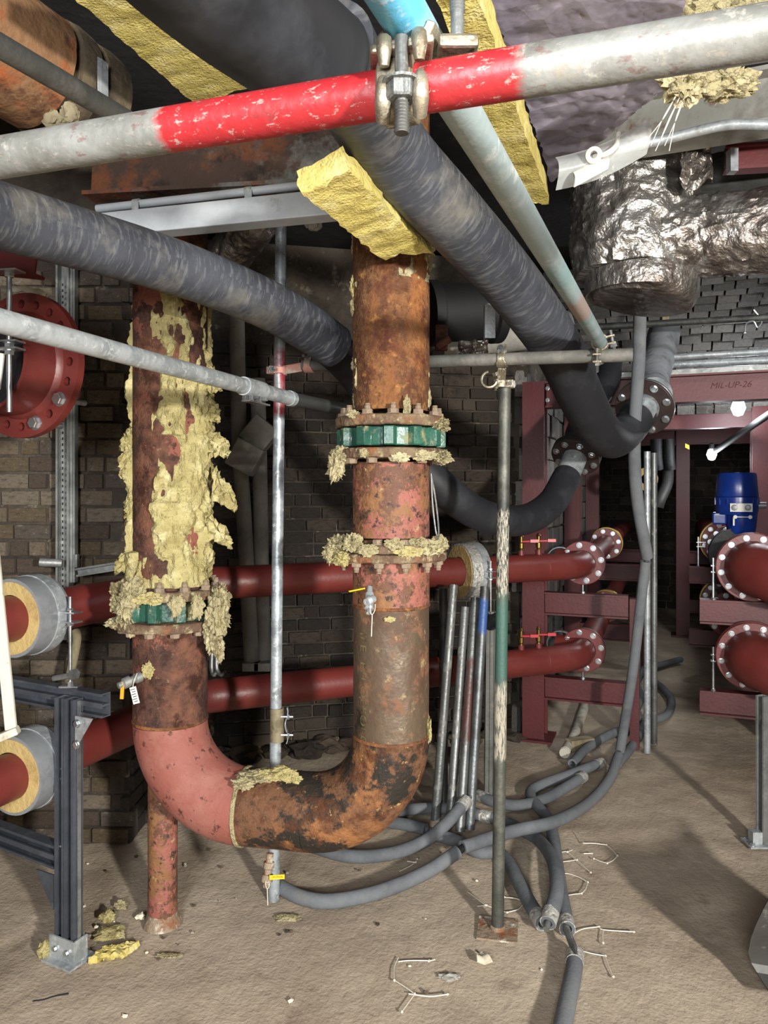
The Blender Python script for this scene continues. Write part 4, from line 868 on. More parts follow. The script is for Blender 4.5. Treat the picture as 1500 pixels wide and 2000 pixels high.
# ------------------------------------------------------------------ large black hoses
h1 = thing('black_hose', 'thick black rubber hose sloping down from the top centre to the corridor', 'hose', P(800, 300, 2.0))
pts = [P(640, 90, 1.55), P(700, 190, 1.75), P(770, 300, 1.98), P(880, 420, 2.22), P(1000, 555, 2.6), P(1090, 680, 2.95), P(1130, 765, 3.2), P(1165, 832, 3.5), P(1196, 858, 3.8), P(1226, 838, 4.05), P(1248, 808, 4.2)]
part('hose_body', sweep(spl(pts, 8)[:39], .1, 36), 'hose', h1)
part('hose_end', sweep(spl(pts, 8)[37:], .098, 36), 'hose_dark', h1)
part('outer_sleeve', sweep([P(130, -380, .92), P(300, -160, 1.1), P(440, -20, 1.28), P(540, 62, 1.42), P(610, 118, 1.52), P(640, 140, 1.56)], [.115]*24+[.116]*8+[.11], 36, 8), 'hose_dark', h1)
f_ax = (pts[-1]-pts[-2]).normalized(); fc = P(1258, 796, 4.24)
part('steel_stub', tube(fc-f_ax*.14, fc+f_ax*.2, .088, 28, .01), 'galv', h1)
fl = flange(h1, fc, -f_ax, .165, .088, .022, 8, m='flange_dark', bs=.018, rp=.135)
fl2 = part('flange', ring(fc+f_ax*.024, f_ax, .165, .088, .02), 'zinc', h1)
part('grey_hose', sweep([fc+f_ax*.18, P(1272, 745, 4.75), P(1288, 690, 5.1), P(1297, 650, 5.3)], .11, 28, 6), 'hose_grey', h1, label='dusty grey hose section beyond the flange')
h2 = thing('black_hose', 'thick black hose crossing at left and looping behind the rusted riser', 'hose', P(400, 545, 2.46))
pts = [P(-520, 270, 1.35), P(-300, 332, 1.52), P(-120, 385, 1.72), P(0, 422, 1.9), P(140, 462, 2.07), P(280, 502, 2.25), P(400, 543, 2.42), P(520, 594, 2.6), P(600, 640, 2.74), P(652, 676, 2.86)]
part('hose_body', sweep(pts, .085, 36, 8), 'hose', h2)
pts = [P(600, 640, 2.74), P(655, 685, 2.98), P(700, 737, 3.26), P(790, 870, 3.4), P(860, 950, 3.42), P(940, 1006, 3.6), P(1020, 1016, 3.82), P(1075, 985, 4.02), P(1108, 930, 4.18)]
part('hose_tail', sweep(pts, .079, 32, 8), 'hose_dark', h2)
e_ = (pts[-1]-pts[-2]).normalized(); fc = P(1124, 892, 4.26)
part('steel_stub', tube(P(1100, 948, 4.15), fc, .068, 24, .008), 'galv', h2)
flange(h2, fc, -(fc-pts[-1]).normalized(), .14, .07, .022, 8, m='flange_dark', bs=.016, rp=.112)
part('flange', ring(fc+(fc-pts[-1]).normalized()*.026, (fc-pts[-1]), .14, .07, .022), 'black_rubber', h2)
part('elbow', sweep([fc, P(1130, 850, 4.4), P(1150, 800, 4.6), P(1185, 745, 4.85), P(1195, 700, 5.1)], .08, 24, 6), 'hose_dark', h2)
# ------------------------------------------------------------------ foam-lagged cables on the floor
FO = .0295
def lag(t, pts, n=6, r=FO, m='foam', nm='foam_sleeve'): return part(nm, sweep(pts, r, 20, n, wall=.012), m, t)
def tapeband(t, p, d, ln=.07, r=FO+.002): return part('silver_tape', lathe([(r-.004, -ln/2), (r, -ln/2), (r+.001, 0), (r, ln/2), (r-.004, ln/2)], p, d, 20, True), 'tape', t)
def fl(L, h=.031): return [PF(a[0], a[1], a[2] if len(a) > 2 else h) for a in L]
def lagged(lab, L, n=6, tape=(), core=None):
    p = fl(L); t = thing('lagged_cable', lab, 'cable', p[0]-UP*.031, 'grey foam-lagged cables on the floor'); lag(t, p, n)
    for e in tape:
        a, b = (p[0], p[1]) if e == 0 else (p[-1], p[-2]); d = (b-a).normalized(); tapeband(t, a+d*.03, d, .06)
        part('cable_core', tube(a+d*.03, a-d*.03, .012, 10), 'steel_tube', t)
    return t
lc = thing('lagged_cable', 'long grey foam-lagged cable hanging in the corridor and curving across the floor', 'cable', PF(900, 1660))
lag(lc, [P(1250, 570, 3.85), P(1248, 700, 3.9), P(1239, 850, 4.0), P(1244, 970, 4.1), P(1264, 1088, 4.25)], r=.033)
lag(lc, [P(1261, 1096, 4.27), P(1250, 1190, 4.34), P(1236, 1310, 4.45), P(1211, 1466, 4.60)])
c3 = [PF(1208, 1476, .09), PF(1190, 1522, .045), PF(1150, 1568, .036), PF(1085, 1604, .1), PF(1000, 1624, .1), PF(903, 1655, .095)]; lag(lc, c3)
c4 = [PF(893, 1664, .09)]+fl(((830, 1705, .05), (740, 1742), (650, 1760), (592, 1754), (548, 1732), (527, 1715))); lag(lc, c4)
part('cable_core', sweep([P(1264, 1080, 4.24), P(1262, 1100, 4.28)], .012, 8), 'steel_tube', lc)
part('cable_core', sweep([P(1213, 1455, 4.64), PF(1206, 1482, .09)], .014, 8), 'steel_tube', lc)
part('cable_core', sweep([PF(912, 1652, .095), PF(885, 1668, .088)], .017, 8), 'black', lc)
lagged('grey lagged cable with a silver taped joint lying left of the base plate pole', ((755, 1592), (800, 1581), (860, 1579), (905, 1584), (935, 1592), (960, 1597)), tape=(1,))
lagged('grey lagged cable propped diagonally with its silver tip in the air', ((600, 1650), (680, 1672), (760, 1668), (825, 1645), (868, 1612, .1), (912, 1563, .16)), tape=(1,))
lagged('grey lagged cable with an open cut end near the riser elbow', ((700, 1600), (760, 1606), (800, 1612), (832, 1621)))
lagged('grey lagged cable with a silver end behind the green-banded pole', ((934, 1553), (965, 1566), (1010, 1573), (1060, 1562), (1105, 1538), (1140, 1516)), tape=(0, 1))
lagged('grey lagged cable bent back on itself right of the pole', ((1176, 1489), (1110, 1514), (1060, 1532), (1036, 1548), (1048, 1572), (1068, 1597), (1080, 1632), (1088, 1690), (1095, 1740), (1104, 1790), (1108, 1815)), tape=(0, 1))
lagged('grey lagged cable making the left arm of the taped V', ((843, 1629), (890, 1642), (935, 1664), (968, 1664), (990, 1680), (1012, 1722), (1038, 1770), (1060, 1803)), tape=(1,))
lagged('grey lagged cable making the right arm of the taped V', ((960, 1597), (1000, 1612), (1046, 1636), (1074, 1668, .1), (1086, 1705, .12), (1086, 1750, .11), (1070, 1803, .07)), tape=(1,))
lagged('grey lagged cable running off the bottom of the picture', ((1124, 1862), (1120, 1900), (1108, 1960), (1095, 2030), (1090, 2110)), tape=(0,))
solo('bare_cable', sweep([PF(1106, 1812, .05), PF(1112, 1830, .06), PF(1120, 1850, .055), PF(1124, 1870, .05)], .014, 10, 5), 'steel_tube', 'bare steel-grey cable between two taped foam ends in the foreground', 'cable')
lagged('grey lagged cable snaking along the left edge of the corridor floor', ((1118, 1492), (1140, 1466), (1170, 1446), (1202, 1430), (1228, 1422), (1246, 1404), (1244, 1384), (1252, 1360), (1244, 1335), (1256, 1308), (1270, 1278), (1268, 1240), (1274, 1215)))
lagged('dark lagged cable looping into the shadow of the corridor', ((1205, 1492), (1238, 1452), (1262, 1412), (1300, 1398), (1312, 1370), (1296, 1346), (1272, 1325), (1268, 1308), (1300, 1296), (1330, 1288)))
# ------------------------------------------------------------------ corridor right-hand pipes and valve
def rpipe(z, lab, s=1.36):
    c = W(s, -.12, z); t = thing('large_red_pipe', lab, 'pipe', (c.x, c.y, z-.15))
    part('bend', sweep(arc(c+V((.85, -.30, -.13)), c-DV*.36-UP*.02, c, 18), [.185]*10+[.165]*5, 40), 'red_oxide', t)
    part('run', sweep([c, c+DV*1.6, c+DV*6], .125, 32), 'red_oxide', t)
    flange(t, c+DV*.015, -DV, .212, .15, .028, 12, bs=.0145, rp=.184)
    flange(t, c+DV*.06, -DV, .215, .12, .028, 12, front=False)
    flange(t, c+DV*1.75, -DV, .19, .12, .03, 12, bs=.018, rp=.16); flange(t, c+DV*2.6, -DV, .19, .12, .05, 12, bs=.018, rp=.16)
    part('ring', ring(c+DV*2.66, DV, .205, .12, .04), 'brass', t)
    return t, c
RU, cu_ = rpipe(1.245, 'upper large red pipe with a bolted flange bend at the right edge')
RL, cl_ = rpipe(.69, 'lower large red pipe with a bolted flange bend at the right edge')
def rod(lab, s, t, zb, z1, grp='zinc threaded rods in the corridor'):
    q = W(s, t, zb); r = thing('threaded_rod', lab, 'rod', q, grp)
    part('rod', tube(q, W(s, t, z1), .008, 8), 'zinc', r)
    for dz in (.05, .09): part('ear', box(W(s+.03, t, z1-dz), PV*.09, DV*.04, UP*.006), 'zinc', r, False)
    inst('nut', BOLT['zinc'], frame(q, UP, .014), r)
rod('zinc threaded rod and ears left of the upper right flange', 1.14, -.02, 1.023, 1.29)
rod('zinc threaded rod and ears left of the lower right flange', 1.14, -.02, .438, .72)
rod('zinc threaded rod beside the far upper right flange', 1.14, 2.3, 1.023, 1.3)
# blue actuator
ac = cu_+DV*1.12+UP*.1
va = thing('valve_actuator', 'bright blue electric valve actuator standing on the upper right pipe', 'valve actuator', ac+UP*.03)
zt = ac.z
def up(z): return V((ac.x, ac.y, z))
fw = (V((0, 0, 0))-V((ac.x, ac.y, 0))).normalized(); rt = V((-fw.y, fw.x, 0)); rt = rt if rt.x > 0 else -rt
part('stem', lathe([(.05, 0), (.05, .02), (.03, .03), (.03, .07)], up(zt), UP, 20), 'blue', va)
part('gearbox', lathe([(.02, .05), (.085, .055), (.1, .08), (.11, .16), (.115, .24)], up(zt)+rt*.03, UP, 32), 'blue', va)
part('motor_housing', lathe([(.05, .19), (.14, .2), (.15, .23), (.15, .31), (.155, .31), (.155, .33), (.145, .335)], up(zt), UP, 40), 'blue', va)
part('cover', lathe([(.148, .335), (.150, .34), (.138, .5), (.128, .515), (.02, .518)], up(zt), UP, 40), 'blue', va)
part('terminal_box', box(up(zt+.17)-rt*.12, rt*.1, fw*.14, UP*.09), 'blue', va, False, bev=.012)
part('side_knob', tube(up(zt+.27)+rt*.14, up(zt+.27)+rt*.2, .025, 14), 'clamp_grey', va)
for k in range(7):
    a = -1.3+k*.43; d = fw*math.cos(a)+rt*math.sin(a); part('rib', box(up(zt+.30)+d*.153, d*.012, d.cross(UP)*.01, UP*.05), 'blue', va, False)
fp = up(zt)+fw*.155+rt*.03
part('dial_plate', box(fp+UP*.255, rt*.15, fw*.008, UP*.062), 'white', va, False)
for k in (-1, 1): part('dial', lathe([(.022, 0), (.022, .006), (.018, .008)], fp+UP*.255+rt*.045*k+fw*.004, fw, 20), 'clamp_grey', va)
g_ = up(zt)+fw*.135+rt*.04
part('handle_bar', join(box(g_+UP*.185, rt*.1, fw*.006, UP*.006), *[lathe([(.014, 0), (.014, .008)], g_+UP*.185+rt*.05*k, fw, 14) for k in (-1, 1)]), 'white', va)
part('nameplate', box(up(zt+.2)-rt*.115+fw*.074, rt*.07, fw*.004, UP*.014), 'clamp_grey', va, False)
part('warning_label', box(up(zt+.15)-rt*.02+fw*.128, rt*.012, fw*.004, UP*.06), 'white', va, False)
part('stem_label', box(up(zt+.04)+fw*.036, rt*.04, fw*.004, UP*.03), 'white', va, False)
part('valve_body', lathe([(.125, -.07), (.2, -.07), (.2, .07), (.125, .07)], cu_+DV*1.12, DV, 40, True), 'black_rubber', va)
# corridor lamps: bare floodlights
def worklamp(lab, p, e, r=.05, s=.05):
    t = thing('work_lamp', lab, 'lamp', p, 'corridor work lamps')
    part('bulb', lathe([(.001, -r*1.2), (r*.6, -r), (r, 0), (r*.7, r), (.001, r*1.2)], p, UP, 16), 'lamp_white', t)
    part('cap', lathe([(r*.5, r*1.1), (r*.5, r*2.2), (.01, r*2.4)], p, UP, 14), 'black', t)
    l = lamp('lamp_light', 'POINT', V(p)+V((0, -.09, -.09)), None, e, .06, (.93, .97, 1)); return t
worklamp('brightest corridor work lamp above the second red beam', P(1442, 797, 6.3), 20, .058)
worklamp('smaller corridor work lamp below the sloping bar', P(1390, 888, 7.6), 9, .05)
solo('sloping_bar', tube(P(1398, 880, 7.5), P(1530, 790, 5.6), .03, 12), 'black', 'dark bar sloping down to the far work lamp', 'bar')
for k, (s, t, lab) in enumerate(((.74, -.05, 'front galvanised conduit upright by the left shelf end'), (.78, .15, 'back galvanised conduit upright by the left shelf end'))):
    solo('conduit_pole', tube(W(s, t, 0), W(s, t, 1.98), .021, 14), ('galv', 'steel_tube')[k], lab, 'pole', 'galvanised conduit uprights')
# dim far things between the frames
for i, (px, lab) in enumerate(((1283, 'left of two dark hanging hose loops far down the corridor'), (1307, 'right of two dark hanging hose loops far down the corridor'))):
    solo('hose_loop', sweep([P(px-2, 858, 8), P(px, 900, 8), P(px+2, 916, 8.02)], .06, 14, 5), 'black_rubber', lab, 'hose', 'dark hose loops in the corridor')
solo('insulation_ring', lathe([(.05, -.04), (.11, -.04), (.11, .04), (.05, .04)], P(1262, 936, 7.2), -DV, 24, True), 'insul_yellow', 'small yellow insulation ring seen beyond the hanging cable', 'insulation')
solo('lagged_bend', sweep([P(1305, 920, 8.2), P(1303, 945, 8.1), P(1290, 975, 8.0), P(1285, 990, 8.0)], .06, 14, 5), 'sheet_grey', 'dim grey lagged bend deep in the corridor', 'pipe')
solo('yellow_tag', sheet(lambda u, v: P(1338+8*u, 866+8*v+4*u, 7.9), 3, 3, .01), 'yellow_plastic', 'tiny yellow tag under the second red beam', 'tag')
# galvanised strut leg at the right edge
q = PF(1490, 1648)
sl = thing('galvanised_post', 'galvanised strut post with bolted foot at the right edge', 'strut', q)
part('channel', chan(q+UP*.005, q+UP*.72, .045, .045, V((-1, -.4, 0))), 'strut', sl, False)
part('foot', join(box(q+UP*.004, (.17, 0, 0), (0, .11, 0), (0, 0, .008)), box(q+UP*.035+V((-.035, 0, 0)), (.05, 0, 0), (0, .05, 0), (0, 0, .06))), 'galv', sl, False)
inst('bolt', BOLT['zinc'], frame(q+V((-.065, -.03, .008)), UP, .013), sl)
def bin_fn(u, v):
    L = [PF(1512, 1735, .42), PF(1478, 1800, .30), PF(1461, 1858, .14), PF(1478, 1900, .07), PF(1508, 1945, .05)]; L = spl(L, 6); q = v*(len(L)-1); i = min(int(q), len(L)-2)
    e = L[i].lerp(L[i+1], q-i); return e+V((.42, .1, .05))*u+V((0, -.05, -.03))*math.sin(u*math.pi)
solo('grey_sheet', sheet(bin_fn, 24, 8, .006), 'sheet_grey', 'curled grey sheet-metal offcut at the lower right edge', 'sheet metal')
# white crushed pipe and a timber block under the left shelf
wp = thing('crushed_pipe', 'whitish crushed tube lying under the left red shelf', 'pipe', PF(1105, 1466))
part('tube', sweep(fl(((1152, 1345), (1140, 1385), (1126, 1425), (1114, 1448), (1104, 1468)), .03), [.036, .036, .033, .028, .034], 14, 4, wall=.004), 'white_dirty', wp)
part('torn_rim', lathe([(.03, -.02), (.038, .0), (.033, .012)], PF(1103, 1470, .03), PF(1103, 1470)-PF(1114, 1448), 12, False), 'white_dirty', wp)
solo('timber_block', box(PF(1133, 1452, .035), (.17, .06, 0), (-.03, .07, 0), (0, 0, .07)), 'timber', 'small timber block beside the crushed white tube', 'timber', sm=False, bev=.004)
# ------------------------------------------------------------------ overhead clutter
solo('rusty_beam', ibeam(P(182, 340, 2.82)+UP*.03, P(720, 290, 2.55), .26, .12, .015, .012), 'rusty_beam', 'rust-stained steel beam behind the red tube at left', 'beam', sm=False)
tr = thing('cable_trunking', 'grey metal cable trunking below the rusty beam', 'trunking', P(430, 420, 2.45))
ta2, tb2 = P(190, 447, 2.6), P(660, 400, 2.38)
part('trunking', bar(ta2, tb2, .07, .082), 'trunk', tr, False, bev=.004)
cd_ = (tb2-ta2).normalized()
part('conduit', tube(ta2+UP*.07, tb2+UP*.075, .014, 14), 'trunk', tr)
for px in (268, 487):
    u_ = (px-750)/F; s_ = (ta2.y*u_-ta2.x)/(cd_.x-u_*cd_.y); c = ta2+cd_*s_
    part('clip', join(lathe([(.0145, -.012), (.019, -.012), (.019, .012), (.0145, .012)], c+UP*.07, cd_, 16, True), box(c+UP*.046+V((0, -.02, 0)), cd_*.026, (0, .004, 0), UP*.05)), 'galv', tr)
solo('grey_tube', tube(P(-60, 55, 1.42), P(330, 283, 1.9), SR, 20, .004), 'dusty_tube', 'dull grey tube slanting across the old rusted drum', 'tube', 'scaffold tubes')
dr = thing('old_drum_pipe', 'big old flaking rusted pipe with collar in the top left corner', 'pipe', P(40, 100, 2.7))
dc = P(72, 140, 2.6); dx = V((.45, .88, -.06)).normalized()
part('barrel', sweep([dc-dx*.7+dx*i*.0778 for i in range(10)], .2, 56, rf=lambda a, l, r: r+.006*nz(V((math.cos(a), math.sin(a), l)), 4, 3)), 'old_pipe', dr)
part('collar', lathe([(.15, 0), (.205, .0), (.21, .03), (.205, .08), (.18, .08)], dc+dx*.03, dx, 48), 'tan_lag', dr)
part('joint_band', lathe([(.15, 0), (.2, .0), (.205, .05), (.2, .1), (.12, .12)], dc+dx*.15, dx, 48), 'tan_lag', dr)
part('strap', box(dc+dx*.1+V((.19, -.1, -.02)), dx*.03, V((.01, .012, 0)), UP*.12), 'galv', dr, False)
part('spall', wool(P(105, 232, 2.5), (.035, .02, .03), 61, 3, .4), 'timber', dr); part('spall', wool(P(138, 222, 2.5), (.03, .02, .035), 62, 3, .4), 'timber', dr)
def board(lab, pa, pb, wd, th, seed, roll=0.0, m='wool_board', nb=40, tip=0.0):
    """ragged slab of mineral wool from pa to pb"""
    pa, pb = V(pa), V(pb); d = (pb-pa).normalized(); s = d.cross(UP).normalized(); u = s.cross(d); s, u = s*math.cos(roll)+u*math.sin(roll), u*math.cos(roll)-s*math.sin(roll)
    vs, fs, K = [], [], 28; L = (pb-pa).length
    per = []
    for i in range(K):
        q = i/K*4; e = q % 1
        per.append(((-1+2*e, -1), (1, -1+2*e), (1-2*e, 1), (-1, 1-2*e))[int(q)])
    for j in range(nb+1):
        f = j/nb; 
        for x, y in per:
            ex = d*tip*(x*.5) if j == nb else V((0, 0, 0))
            p = pa+d*L*f+s*wd/2*x+u*th/2*y+ex
            k = V((nz(p, 22, 3), nz(p+V((7, 0, 0)), 22, 3), nz(p+V((0, 7, 0)), 22, 3)))*.007
            if j in (0, nb): k += d*.02*nz(p, 30, 3)
            vs.append(p+k)
    for j in range(nb):
        for i in range(K): i2 = (i+1) % K; fs.append((j*K+i, j*K+i2, j*K+K+i2, j*K+K+i))
    fs += [tuple(range(K))[::-1], tuple(range(nb*K, nb*K+K))]
    t = solo('insulation_board', (vs, fs, None), m, lab, 'insulation', 'yellow mineral wool boards')
    return t
board('yellow mineral wool board at the top left beside the black hose', P(175, -110, 1.85), P(452, 172, 2.5), .30, .05, 1, tip=-.08)
board('yellow mineral wool slab hanging over the top of the rusted riser', P(630, 332, 1.80), P(785, 480, 2.33), .13, .06, 2, .3, tip=.16)
board('long yellow mineral wool strip right of the blue tube', P(885, -60, 1.45), P(1045, 366, 2.55), .08, .11, 3, .1, tip=.1)
wt = thing('torn_wool', 'ragged yellow wool hanging down at the top right', 'insulation', P(1380, 120, 2.0))
part('mass', wool(P(1390, 60, 2.1), (.16, .1, .09), 71, 5, .5, 8), 'wool_pale', wt); part('tuft', wool(P(1345, 160, 2.0), (.06, .04, .05), 72, 4, .6, 6), 'wool_pale', wt); part('tuft', wool(P(1420, 165, 2.05), (.07, .05, .035), 73, 4, .6, 6), 'wool_pale', wt)
for k in range(6): part('fibre', sweep([P(1325+4*k, 175, 2.0), P(1300+6*k-8*(k % 2), 225, 2.0), P(1262+9*k, 275+10*(k % 3), 2.0)], .0012, 5, 4), 'wire', wt)
# foil-faced duct and wrapped elbow
fd = thing('foil_duct', 'crumpled purple-grey foil-faced slab overhead right of the yellow strip', 'duct', P(1150, 150, 2.3))
def fo(u, v):
    a = P(945+(1340-945)*u, -60, 1.86).lerp(P(1075+(1325-1075)*u, 345-205*u, 2.95-.72*u), v); r = nz(a, 6, 4)
    return a+UP*(.012*abs(r)-.004*nz(a, 18, 3))
part('facing', sheet(fo, 70, 70, .05), 'foil_purple', fd)
fe = thing('foil_wrapped_elbow', 'shiny foil-wrapped duct elbow hanging at the right below the beam', 'duct', P(1235, 590, 3.2))
def cr(amp, sx=1.0): 
    def f(a, l, r):
        q = V((math.cos(a)*1.2, math.sin(a)*1.2, l*4*sx)); n1 = 1-abs(nz(q, 2.2, 3)); n2 = 1-abs(nz(q+V((4, 4, 4)), 6, 3))
        return r*(1+amp*(n1-.75)*1.4+amp*.5*(n2-.75))
    return f
prof = [P(1238, 260, 3.3), P(1238, 340, 3.28), P(1238, 420, 3.27), P(1236, 500, 3.25), P(1234, 545, 3.24)]
def drumr(a, l, r):
    e = 1.0 if l < .45 else 1-.18*((l-.45)/.25)**2
    return cr(.075)(a, l, r)*e
part('drum', sweep(prof, .27, 110, 16, rf=drumr), 'foil', fe)
part('bottom_rim', sweep([P(1252, 536, 3.24), P(1252, 556, 3.24), P(1252, 580, 3.24), P(1250, 592, 3.24)], [.235, .24, .235, .20], 72, 5, rf=None), 'foil', fe)
part('branch', sweep([P(1290, 465, 3.15), P(1370, 462, 3.1), P(1450, 455, 3.02), P(1600, 440, 2.9)], .165, 90, 20, rf=cr(.09)), 'foil', fe)
part('upper_branch', sweep([P(1265, 300, 3.3), P(1330, 350, 3.3), P(1420, 345, 3.2), P(1600, 330, 3.0)], .10, 60, 14, rf=cr(.1)), 'sheet_grey', fe)
solo('grey_beam', ibeam(P(1150, 262, 3.0), P(1620, 178, 2.55), .2, .14, .016, .012), 'paint_grey', 'grey painted steel beam with rust at the upper right', 'beam', sm=False)
solo('steel_conduit', sweep([P(1208, 290, 2.72), P(1290, 274, 2.68), P(1380, 252, 2.62), P(1440, 243, 2.58), P(1560, 247, 2.5)], .018, 14, 6), 'galv', 'galvanised conduit running below the grey beam', 'conduit')
lf = thing('light_fitting', 'broken clear plastic light diffuser with white cable gland overhead', 'light fitting', P(1170, 310, 2.5))
def lfn(u, v):
    b = P(1085, 372, 2.5).lerp(P(1262, 300, 2.42), u); return b+UP*(.11*(1-v)-.02*math.sin(u*3))+V((0, -.05*math.sin(v*3.1), 0))
part('diffuser', sheet(lfn, 14, 8, .003), 'clear', lf)
part('end_plate', sheet(lambda u, v: P(1120+66*u, 338-36*u+28*v, 2.43)+V((0, -.02*math.sin(v*3), 0)), 6, 4, .006), 'white', lf)
part('gland', lathe([(.012, 0), (.026, 0), (.026, .025), (.016, .03), (.012, .03)], P(1160, 306, 2.42), V((-.3, -1, -.2)), 18, True), 'white', lf)
part('cable', sweep([P(1162, 306, 2.42), P(1185, 300, 2.38), P(1203, 285, 2.4), P(1208, 262, 2.5)], .009, 10, 6), 'white', lf)
solo('red_bar', ibeam(P(1415, 312, 2.95), P(1620, 300, 2.85), .1, .06), 'red_steel', 'short dark red beam end at the right below the conduit', 'beam', sm=False)
solo('grey_bracket', box(P(1430, 315, 2.88), (.03, 0, 0), (0, .04, 0), (0, 0, .09)), 'clamp_grey', 'small grey bracket on the dark red beam end', 'bracket', sm=False)
solo('foil_flap', sheet(lambda u, v: P(1330+60*u+(10 if v > .5 else 0)*math.sin(u*3), 270+90*v+12*math.sin(u*6), 2.9)+V((0, .03*nz(V((u, v, 1)), 4, 2), 0)), 16, 16, .004), 'foil', 'torn dark foil flap under the conduit', 'foil')
solo('green_card', box(P(1022, 371, 2.75), (.03, 0, 0), (0, .004, 0), (0, 0, .02)), 'green_plastic', 'tiny bright green card behind the long yellow strip', 'card', sm=False)
# high tubes over the corridor
solo('high_tube', tube(P(1140, 640, 4.9), P(1540, 618, 4.5), .022, 14), 'dark_tube', 'dark thin tube crossing below the cobble vault', 'tube', 'high tubes over the corridor')
solo('high_tube', tube(P(1300, 698, 5.0), P(1540, 684, 4.7), .022, 14), 'galv', 'upper of two galvanised tubes above the red cross beam', 'tube', 'high tubes over the corridor')
solo('high_tube', tube(P(1296, 713, 5.05), P(1540, 702, 4.7), .026, 14), 'galv', 'lower of two galvanised tubes above the red cross beam', 'tube', 'high tubes over the corridor')
solo('angle_rail', extr(W(.5, -.02, 2.494), W(2.0, -.02, 2.494), [(-.03, -.018), (.03, -.018), (.03, -.012), (-.024, -.012), (-.024, .022), (-.03, .022)]), 'strut', 'dull steel angle lying along the first red cross beam', 'rail', sm=False)
solo('beam_clip', sweep([P(1455, 650, 4.55), P(1458, 632, 4.55), P(1472, 628, 4.55), P(1480, 640, 4.55), P(1488, 626, 4.55), P(1472, 605, 4.55)], .006, 8, 4), 'zinc', 'bent wire beam clip hanging on the dark thin tube', 'clip')
solo('hanger_post', box(P(1298, 605, 5.2), (.05, 0, 0), (0, .05, 0), (0, 0, .36)), 'timber', 'short timber hanger above the grey hose', 'timber', sm=False, bev=.004)
# dim things behind the right riser
solo('dark_valve_drum', join(lathe([(.11, -.2), (.17, -.2), (.17, -.15), (.15, -.14), (.15, .14), (.17, .15), (.17, .2), (.11, .2)], P(905, 610, 3.9), V((1, .25, .1)), 36)), 'black', 'black drum-shaped fitting in the dark right of the riser', 'fitting')
solo('angle_hanger', extr(P(957, 595, 3.2), P(957, 662, 3.2), [(-.025, -.02), (.02, -.02), (.02, -.015), (-.02, -.015), (-.02, .02), (-.025, .02)], (0, 1, 0)), 'galv', 'small galvanised angle hanging below the thick hose', 'angle', sm=False)
solo('foil_scrap', sheet(lambda u, v: P(895+58*u, 665+35*v, 3.9)+V((0, .03*nz(V((u, v, 3)), 5, 3), .01*nz(V((u, v, 9)), 6, 2))), 20, 14, .004), 'foil', 'scrap of shiny foil lying behind the level tube', 'foil')
solo('dark_duct', tube(P(860, 672, 4.4), P(1110, 640, 4.5), .1, 24), 'lag', 'dim grey duct behind the level tube and thick hose', 'duct')
solo('rusty_fitting', join(box(P(862, 660, 3.7), (.06, 0, 0), (0, .06, 0), (0, 0, .12)), tube(P(855, 675, 3.65), P(878, 662, 3.62), .02, 10)), 'dark_rust', 'small rusty bolted fitting right of the riser', 'fitting', sm=False)
solo('foil_pipe', sweep([P(430, 520, 3.9), P(470, 470, 3.8), P(500, 430, 3.7), P(520, 380, 3.7)], .11, 60, 12, rf=cr(.09)), 'foil', 'dark foil-wrapped pipe behind the left riser', 'pipe')
solo('hook_block', wool(P(612, 438, 2.75), (.03, .02, .025), 91, 3, .3), 'lag', 'grey plaster lump under the trunking end', 'lump')
# lagged conduits against the back wall
for i, (lab, pts) in enumerate((('left grey lagged pipe with a boxed mitre on the back wall', ((462, 560), (464, 700), (468, 880), (476, 1000), (484, 1150), (492, 1300))), ('right grey lagged pipe with a boxed mitre on the back wall', ((503, 740), (506, 860), (509, 1000), (511, 1150), (514, 1300))))):
    t = thing('lagged_pipe', lab, 'pipe', P(pts[-1][0], 1300, 4.45), 'grey lagged pipes on the back wall')
    part('pipe', sweep([P(x, y, 4.45+.05*i) for x, y in pts], .046, 20, 5), 'lag', t)
    c = P((480, 508)[i], (893, 848)[i], 4.36+.06*i); a = V((1, 0, -.55)).normalized() if i == 0 else V((.9, 0, -.75)).normalized(); b = V((-a.z, 0, a.x))
    part('mitre_box', box(c, a*.17, (0, .13, 0), b*.17), 'lag', t, False, bev=.008)
    part('flange_shoe', box(P((492, 514)[i], 1300, 4.43), (.1, 0, 0), (0, .1, 0), (0, 0, .05)), 'lag', t, False, bev=.005)
for i, (px, lab) in enumerate(((414, 'left long tool handle hung behind the left riser'), (424, 'hooked tool hung behind the left riser'))):
    solo('hung_tool', sweep([P(px, 1265, 3.9), P(px-1, 1305, 3.88), P(px+3+5*i, 1318, 3.87), P(px+8+9*i, 1312, 3.87)], .012, 8, 5), 'steel_tube', lab, 'tool')
# rubble along the back wall
rr = random.Random(4)
for i in range(26):
    u = rr.uniform(.1, 2.1); p = V((-1.2, 4.95, 0))+(V((.98, 5.42, 0))-V((-1.2, 4.95, 0)))*(u/2.23)+V((.1, -.5, 0))*rr.uniform(.25, .8)
    s = rr.uniform(.025, .075)
    solo('rubble', wool(p+UP*s*.5, (s*1.3, s, s*.7), 200+i, 2, .5), rr.choice(('dark_brick0', 'dark_brick1', 'brick2', 'brick0')), 'broken brick lump at the foot of the dark back wall', 'rubble', 'rubble lumps along the back wall', sm=False)
